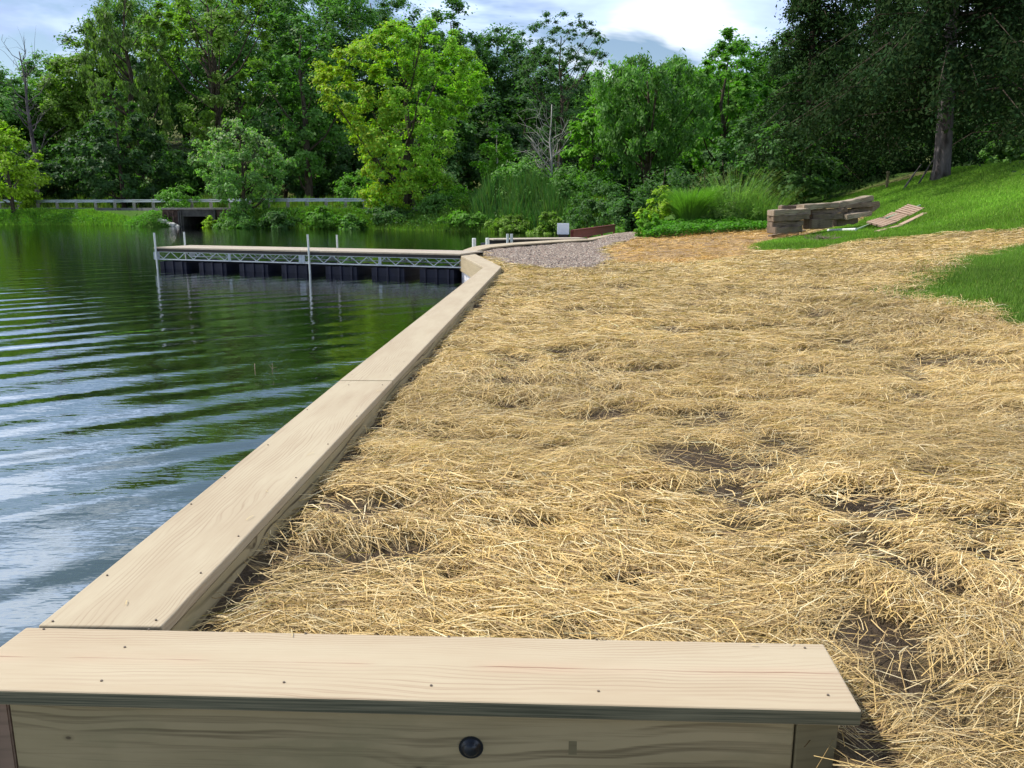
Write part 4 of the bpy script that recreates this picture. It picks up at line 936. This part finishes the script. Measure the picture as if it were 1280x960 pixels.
# ------------------------------------------------------------------ straw mulch
def straws(n, y0, y1, wd, l0, l1, seed, zup=.03):
    rg = np.random.default_rng(seed)
    # sample uniformly in the picture's wedge, then keep the land
    y = y0 + (y1 - y0) * rg.random(n * 2) ** 1.0
    x = rg.uniform(-1.9, .72 * y + .6); 
    x = rg.uniform(-1, 1, n * 2) * (.36 * y + 1.3) + (.28 * y - .6)
    e = .10 * fbm(x * 2, y * 2, 31) + rg.normal(size=len(x)) * .05 * np.clip(y / 8, .3, 2)
    k = ~inpoly(x - np.where(y < FRt[1], .035, .11), y, pond) & ~inpoly(x + .05, y, pond)
    k &= ~inpoly(x + e, y + e, lawn1) & ~inpoly(x + e, y - e, lawn2) & ~inpoly(x + e, y + 2 * e, gravel)
    k &= ~((y < FRt[1] + .035) & (x < FRt[0] - .06))
    sm = soilmask(x, y); dens = .40 + .60 * sstep(-.35, .15, fbm(x * 2.3, y * 2.3, 44))
    k &= rg.random(len(x)) < (1 - .97 * sm ** .7) * dens
    k &= ~(inpoly(x + e, y + 3 * e, ochre) & (rg.random(len(x)) < .75))
    k &= ~((y > 28.5 - 0 * x))
    x, y = x[k][:n], y[k][:n]; n = len(x)
    ang = 2.6 * fbm(x * .8, y * .8, 17) + .25 + rg.normal(size=n) * .65 + (rg.random(n) < .16) * rg.random(n) * 3.14
    Ls = rg.uniform(l0, l1, n) * (.5 + rg.random(n)) * np.where(rg.random(n) < .28, .35, 1); hb = zup * rg.random(n) ** 1.3 + .003 + .035 * np.clip(fbm(x * 2.7, y * 2.7, 61), 0, 1)
    tilt = rg.normal(size=n) * .10 + (rg.random(n) < .04) * rg.random(n) * .5; bend = rg.normal(size=n) * .14
    w_ = wd * (.55 + .7 * rg.random(n)) * np.clip(y / ((y0 + y1) / 2), .6, 1.6); roll = rg.normal(size=n) * .5
    rows = []
    for s in (-1, -.05, 1):
        u = s * Ls / 2; px_ = x + np.cos(ang) * u - np.sin(ang) * bend * Ls * (s * s); py_ = y + np.sin(ang) * u + np.cos(ang) * bend * Ls * (s * s)
        pz = beach(px_, py_) + hb + np.abs(np.sin(tilt)) * 0 + u * np.sin(tilt) + Ls * .06 * (1 - s * s)
        pz = np.maximum(pz, beach(px_, py_) + .001)
        tx, ty = -np.sin(ang) * np.cos(roll), np.cos(ang) * np.cos(roll); ww_ = w_ * (.55 if s == 1 else 1) / 2
        rows.append(np.stack([np.stack([px_ - tx * ww_, py_ - ty * ww_, pz - np.sin(roll) * ww_], -1), np.stack([px_ + tx * ww_, py_ + ty * ww_, pz + np.sin(roll) * ww_], -1)], 1))
    V = np.stack(rows, 1).reshape(-1, 3); b0 = np.arange(n) * 6
    Fq = np.concatenate([np.stack([b0, b0 + 1, b0 + 3, b0 + 2], -1), np.stack([b0 + 2, b0 + 3, b0 + 5, b0 + 4], -1)])
    pal = np.array([(.64, .49, .25), (.74, .61, .37), (.50, .36, .17), (.68, .50, .22), (.34, .24, .12), (.80, .71, .50), (.20, .13, .07)])
    pr = np.array([.24, .15, .20, .14, .14, .05, .08]); cc = pal[rg.choice(7, n, p=pr)] * (.8 + .35 * rg.random((n, 1)))
    cc *= (1 + .3 * fbm(x * .9, y * .9, 71, 2))[:, None] * np.array([[1.0, .93, .80]])
    cc = np.where(inpoly(x, y, ochre)[:, None], cc * np.array([[.98, .84, .64]]), cc)
    return V, Fq, np.repeat(np.clip(cc, 0, .9), 6, 0)
parts = [straws(95000, .95, 3.2, .0024, .05, .17, 1, .030), straws(170000, 3.0, 7.5, .0029, .06, .19, 2, .030), straws(140000, 7, 16, .0065, .08, .24, 3, .035), straws(80000, 15, 29, .013, .12, .34, 4, .035)]
def loose(n, seed):
    rg = np.random.default_rng(seed); vs = []
    for i in range(n):
        t = rg.random() ** .7; e = rg.random() ** 2 * .5
        a_, b_ = (lerp(JI, Bi, t * .9), lerp(JO, Bo, t * .9)) if i % 12 else (lerp(FLt, FRt, .2 + .8 * t), lerp(FLb, FRb, .2 + .8 * t))
        p = lerp(a_, b_, e); an = rg.random() * 6.28; l_ = rg.uniform(.01, .05); w_ = .0012; z_ = CAPZ + .0035
        d_ = np.array([math.cos(an), math.sin(an)]); q_ = np.array([-d_[1], d_[0]]); p = np.array(p)
        for f, dz in ((-1, 0), (0, .002), (1, 0)):
            for sg in (-1, 1): vs.append((*(p + d_ * l_ * f / 2 + q_ * w_ * sg), z_ + dz))
    b0 = np.arange(n) * 6
    return np.array(vs), np.concatenate([np.stack([b0, b0 + 1, b0 + 3, b0 + 2], -1), np.stack([b0 + 2, b0 + 3, b0 + 5, b0 + 4], -1)]), np.tile(np.array([[.55, .42, .22]]), (n * 6, 1))
parts.append(loose(46, 3))
nv = 0; VV = []; FF = []; CC = []
for V, Fq, cc in parts: VV.append(V); FF.append(Fq + nv); CC.append(cc); nv += len(V)
tag(np_mesh('straw_mulch', np.concatenate(VV), np.concatenate(FF), M['straw'], None, col=np.concatenate(CC)), kind='stuff')

# ------------------------------------------------------------------ lawn blades
def lawn(name, poly, n, h, wd, seed, col, far=False):
    rg = np.random.default_rng(seed); xs = [p[0] for p in poly]; ys = [p[1] for p in poly]
    x = rg.uniform(min(xs), max(xs), n * 4); y = rg.uniform(min(ys), max(ys), n * 4)
    ok = x < .66 * y + 1.2; x, y = x[ok], y[ok]
    e = .12 * fbm(x * 2, y * 2, 31) + rg.normal(size=len(x)) * (.13 if poly is lawn1 else .2); k = inpoly(x + e, y + e * (1 if poly is lawn1 else -1), poly)
    x, y = x[k][:n], y[k][:n]; n = len(x); z = ground_z(x, y); hh = h * (.5 + rg.random(n)) * (1 + .5 * fbm(x * 1.5, y * 1.5, seed)); a = rg.random(n) * 6.283; l = hh * rg.random(n) * .8
    ca, sa = np.cos(a) * l, np.sin(a) * l; b = rg.random(n) * 3.14; cb, sb = np.cos(b) * wd / 2, np.sin(b) * wd / 2
    V = np.stack([np.stack([x - cb, y - sb, z - .01], -1), np.stack([x + cb, y + sb, z - .01], -1), np.stack([x + ca, y + sa, z + hh], -1)], 1).reshape(-1, 3)
    tone = (1 + .5 * fbm(x * .5, y * .5, seed + 3))[:, None]
    cc = np.array(col)[None] * (.6 + .8 * rg.random((n, 1))) * tone + (rg.random((n, 1)) < .05) * np.array([[.12, .08, .02]])
    return tag(np_mesh(name, V, np.arange(3 * n).reshape(-1, 3), M['grassblade'], None, col=np.repeat(np.clip(cc, 0, 1), 3, 0)), kind='stuff')
lawn('lawn_grass', lawn1, 200000, .055, .020, 1, (.20, .345, .042))
lawn('lawn_grass', lawn2, 90000, .05, .012, 2, (.15, .25, .042))
# clover-like sprigs growing through the straw at the lawn edge
# ------------------------------------------------------------------ gravel stones
rg = np.random.default_rng(5); n = 46000; xs = [p[0] for p in gravel]; ys = [p[1] for p in gravel]
x = rg.uniform(min(xs) - .3, max(xs) + .3, n * 5); y = rg.uniform(min(ys) - .3, max(ys) + .3, n * 5)
e = .12 * fbm(x * 2, y * 2, 31) + rg.normal(size=len(x)) * .05; k = inpoly(x + e, y + 2 * e, gravel) & ~inpoly(x, y, pond) & ~inpoly(x, y + .13, pond) & ~inpoly(x - .13, y, pond)& ~inpoly(x - .1, y + .1, pond)
x, y = x[k][:n], y[k][:n]; n = len(x); z = ground_z(x, y); s = .010 + .014 * rg.random(n) + .0006 * y
base = np.array([(1, 0, 0), (0, 1, 0), (-1, 0, 0), (0, -1, 0), (0, 0, 1), (0, 0, -1)], float)
jit = base[None] * (.7 + .6 * rg.random((n, 6, 1))) + rg.normal(size=(n, 6, 3)) * .22; jit[..., 2] *= .7
a = rg.random(n) * 6.28; ca, sa = np.cos(a)[:, None], np.sin(a)[:, None]
jx = jit[..., 0] * ca - jit[..., 1] * sa; jy = jit[..., 0] * sa + jit[..., 1] * ca
V = np.stack([x[:, None] + jx * s[:, None], y[:, None] + jy * s[:, None], (z + s * .3)[:, None] + jit[..., 2] * s[:, None]], -1).reshape(-1, 3)
tri = np.array([(0, 1, 4), (1, 2, 4), (2, 3, 4), (3, 0, 4), (1, 0, 5), (2, 1, 5), (3, 2, 5), (0, 3, 5)])
Fq = (np.arange(n)[:, None, None] * 6 + tri[None]).reshape(-1, 3)
pal = np.array([(.24, .185, .14), (.34, .275, .21), (.16, .12, .095), (.27, .185, .14), (.09, .075, .065), (.46, .385, .31)]); cc = pal[rg.choice(6, n, p=[.3, .2, .17, .15, .1, .08])]
tag(np_mesh('gravel', V, Fq, M['stone'], None, col=np.repeat(cc, 6, 0)), kind='stuff')

# ------------------------------------------------------------------ light and sky
SUN_AZ = R(-80); SUN_EL = R(54)               # azimuth from +Y, negative = to the left
wd = bpy.data.worlds.new('World'); scn.world = wd; wd.use_nodes = True; t = wd.node_tree; t.nodes.clear()
N = lambda ty: t.nodes.new(ty); Lk = t.links.new
out = N('ShaderNodeOutputWorld'); bg = N('ShaderNodeBackground'); bg.inputs[1].default_value = .12
sky = N('ShaderNodeTexSky'); sky.sky_type = 'NISHITA'; sky.sun_disc = False; sky.sun_elevation = SUN_EL; sky.sun_rotation = SUN_AZ
sky.air_density = 1.0; sky.dust_density = .6; sky.ozone_density = 1.5
tc = N('ShaderNodeTexCoord'); sep = N('ShaderNodeSeparateXYZ'); Lk(tc.outputs['Generated'], sep.inputs[0])
def mth(op, a, b=None):
    m = N('ShaderNodeMath'); m.operation = op
    for i, v_ in enumerate((a, b)):
        if v_ is None: continue
        if isinstance(v_, (int, float)): m.inputs[i].default_value = v_
        else: Lk(v_, m.inputs[i])
    return m.outputs[0]
zz = mth('ADD', mth('MAXIMUM', sep.outputs[2], 0.0), .16)
cb = N('ShaderNodeCombineXYZ'); Lk(mth('DIVIDE', sep.outputs[0], zz), cb.inputs[0]); Lk(mth('DIVIDE', sep.outputs[1], zz), cb.inputs[1]); cb.inputs[2].default_value = 1.7
def nz(scale, det, rough, off_=0):
    m = N('ShaderNodeTexNoise'); mp = N('ShaderNodeMapping'); Lk(cb.outputs[0], mp.inputs[0]); mp.inputs['Location'].default_value = (off_, off_ * .7, 0); Lk(mp.outputs[0], m.inputs['Vector'])
    m.inputs['Scale'].default_value = scale; m.inputs['Detail'].default_value = det; m.inputs['Roughness'].default_value = rough; m.inputs['Distortion'].default_value = .3; return m.outputs[0]
def rmp(f, st):
    r = N('ShaderNodeValToRGB'); Lk(f, r.inputs[0])
    while len(r.color_ramp.elements) < len(st): r.color_ramp.elements.new(.5)
    for e, (p, c) in zip(r.color_ramp.elements, st): e.position = p; e.color = (*c, 1) if hasattr(c, '__len__') else (c, c, c, 1)
    return r.outputs[0]
cov_ = rmp(nz(.85, 6, .6, 3.1), [(.485, 0), (.56, 1)])
shade = rmp(nz(1.3, 5, .55, 8.2), [(.34, (3.6, 4.6, 7.0)), (.48, (5.4, 6.8, 9.6)), (.60, (8.6, 9.1, 9.9))])
mx = N('ShaderNodeMix'); mx.data_type = 'RGBA'; Lk(cov_, mx.inputs[0]); Lk(sky.outputs[0], mx.inputs[6]); Lk(shade, mx.inputs[7])
el = N('ShaderNodeMapRange'); Lk(sep.outputs[2], el.inputs[0]); el.inputs[1].default_value = .16; el.inputs[2].default_value = .5; el.inputs[3].default_value = 1.0; el.inputs[4].default_value = 2.3
vm = N('ShaderNodeVectorMath'); vm.operation = 'SCALE'; Lk(shade, vm.inputs[0]); Lk(el.outputs[0], vm.inputs['Scale']); Lk(vm.outputs[0], mx.inputs[7])
Lk(mx.outputs[2], bg.inputs[0]); Lk(bg.outputs[0], out.inputs[0])
sl = bpy.data.lights.new('sun', 'SUN'); sl.energy = 4.4; sl.angle = R(.6); sl.color = (1, .955, .88)
so = bpy.data.objects.new('sun', sl); COL.objects.link(so)
dirv = Vector((math.sin(SUN_AZ) * math.cos(SUN_EL), math.cos(SUN_AZ) * math.cos(SUN_EL), math.sin(SUN_EL)))
so.rotation_euler = dirv.to_track_quat('Z', 'Y').to_euler(); so.location = dirv * 50

scn.view_settings.view_transform = 'Standard'; scn.view_settings.look = 'None'; scn.view_settings.gamma = 1; scn.view_settings.exposure = .14
scn.view_settings.use_curve_mapping = False
cy = scn.cycles; cy.max_bounces = 6; cy.diffuse_bounces = 3; cy.glossy_bounces = 3; cy.transmission_bounces = 3; cy.use_denoising = True
print('plan', JO, JI, B1o, Bo, Bi, Co, curve_o[-1], 'YSH', YSH, 'L', L)
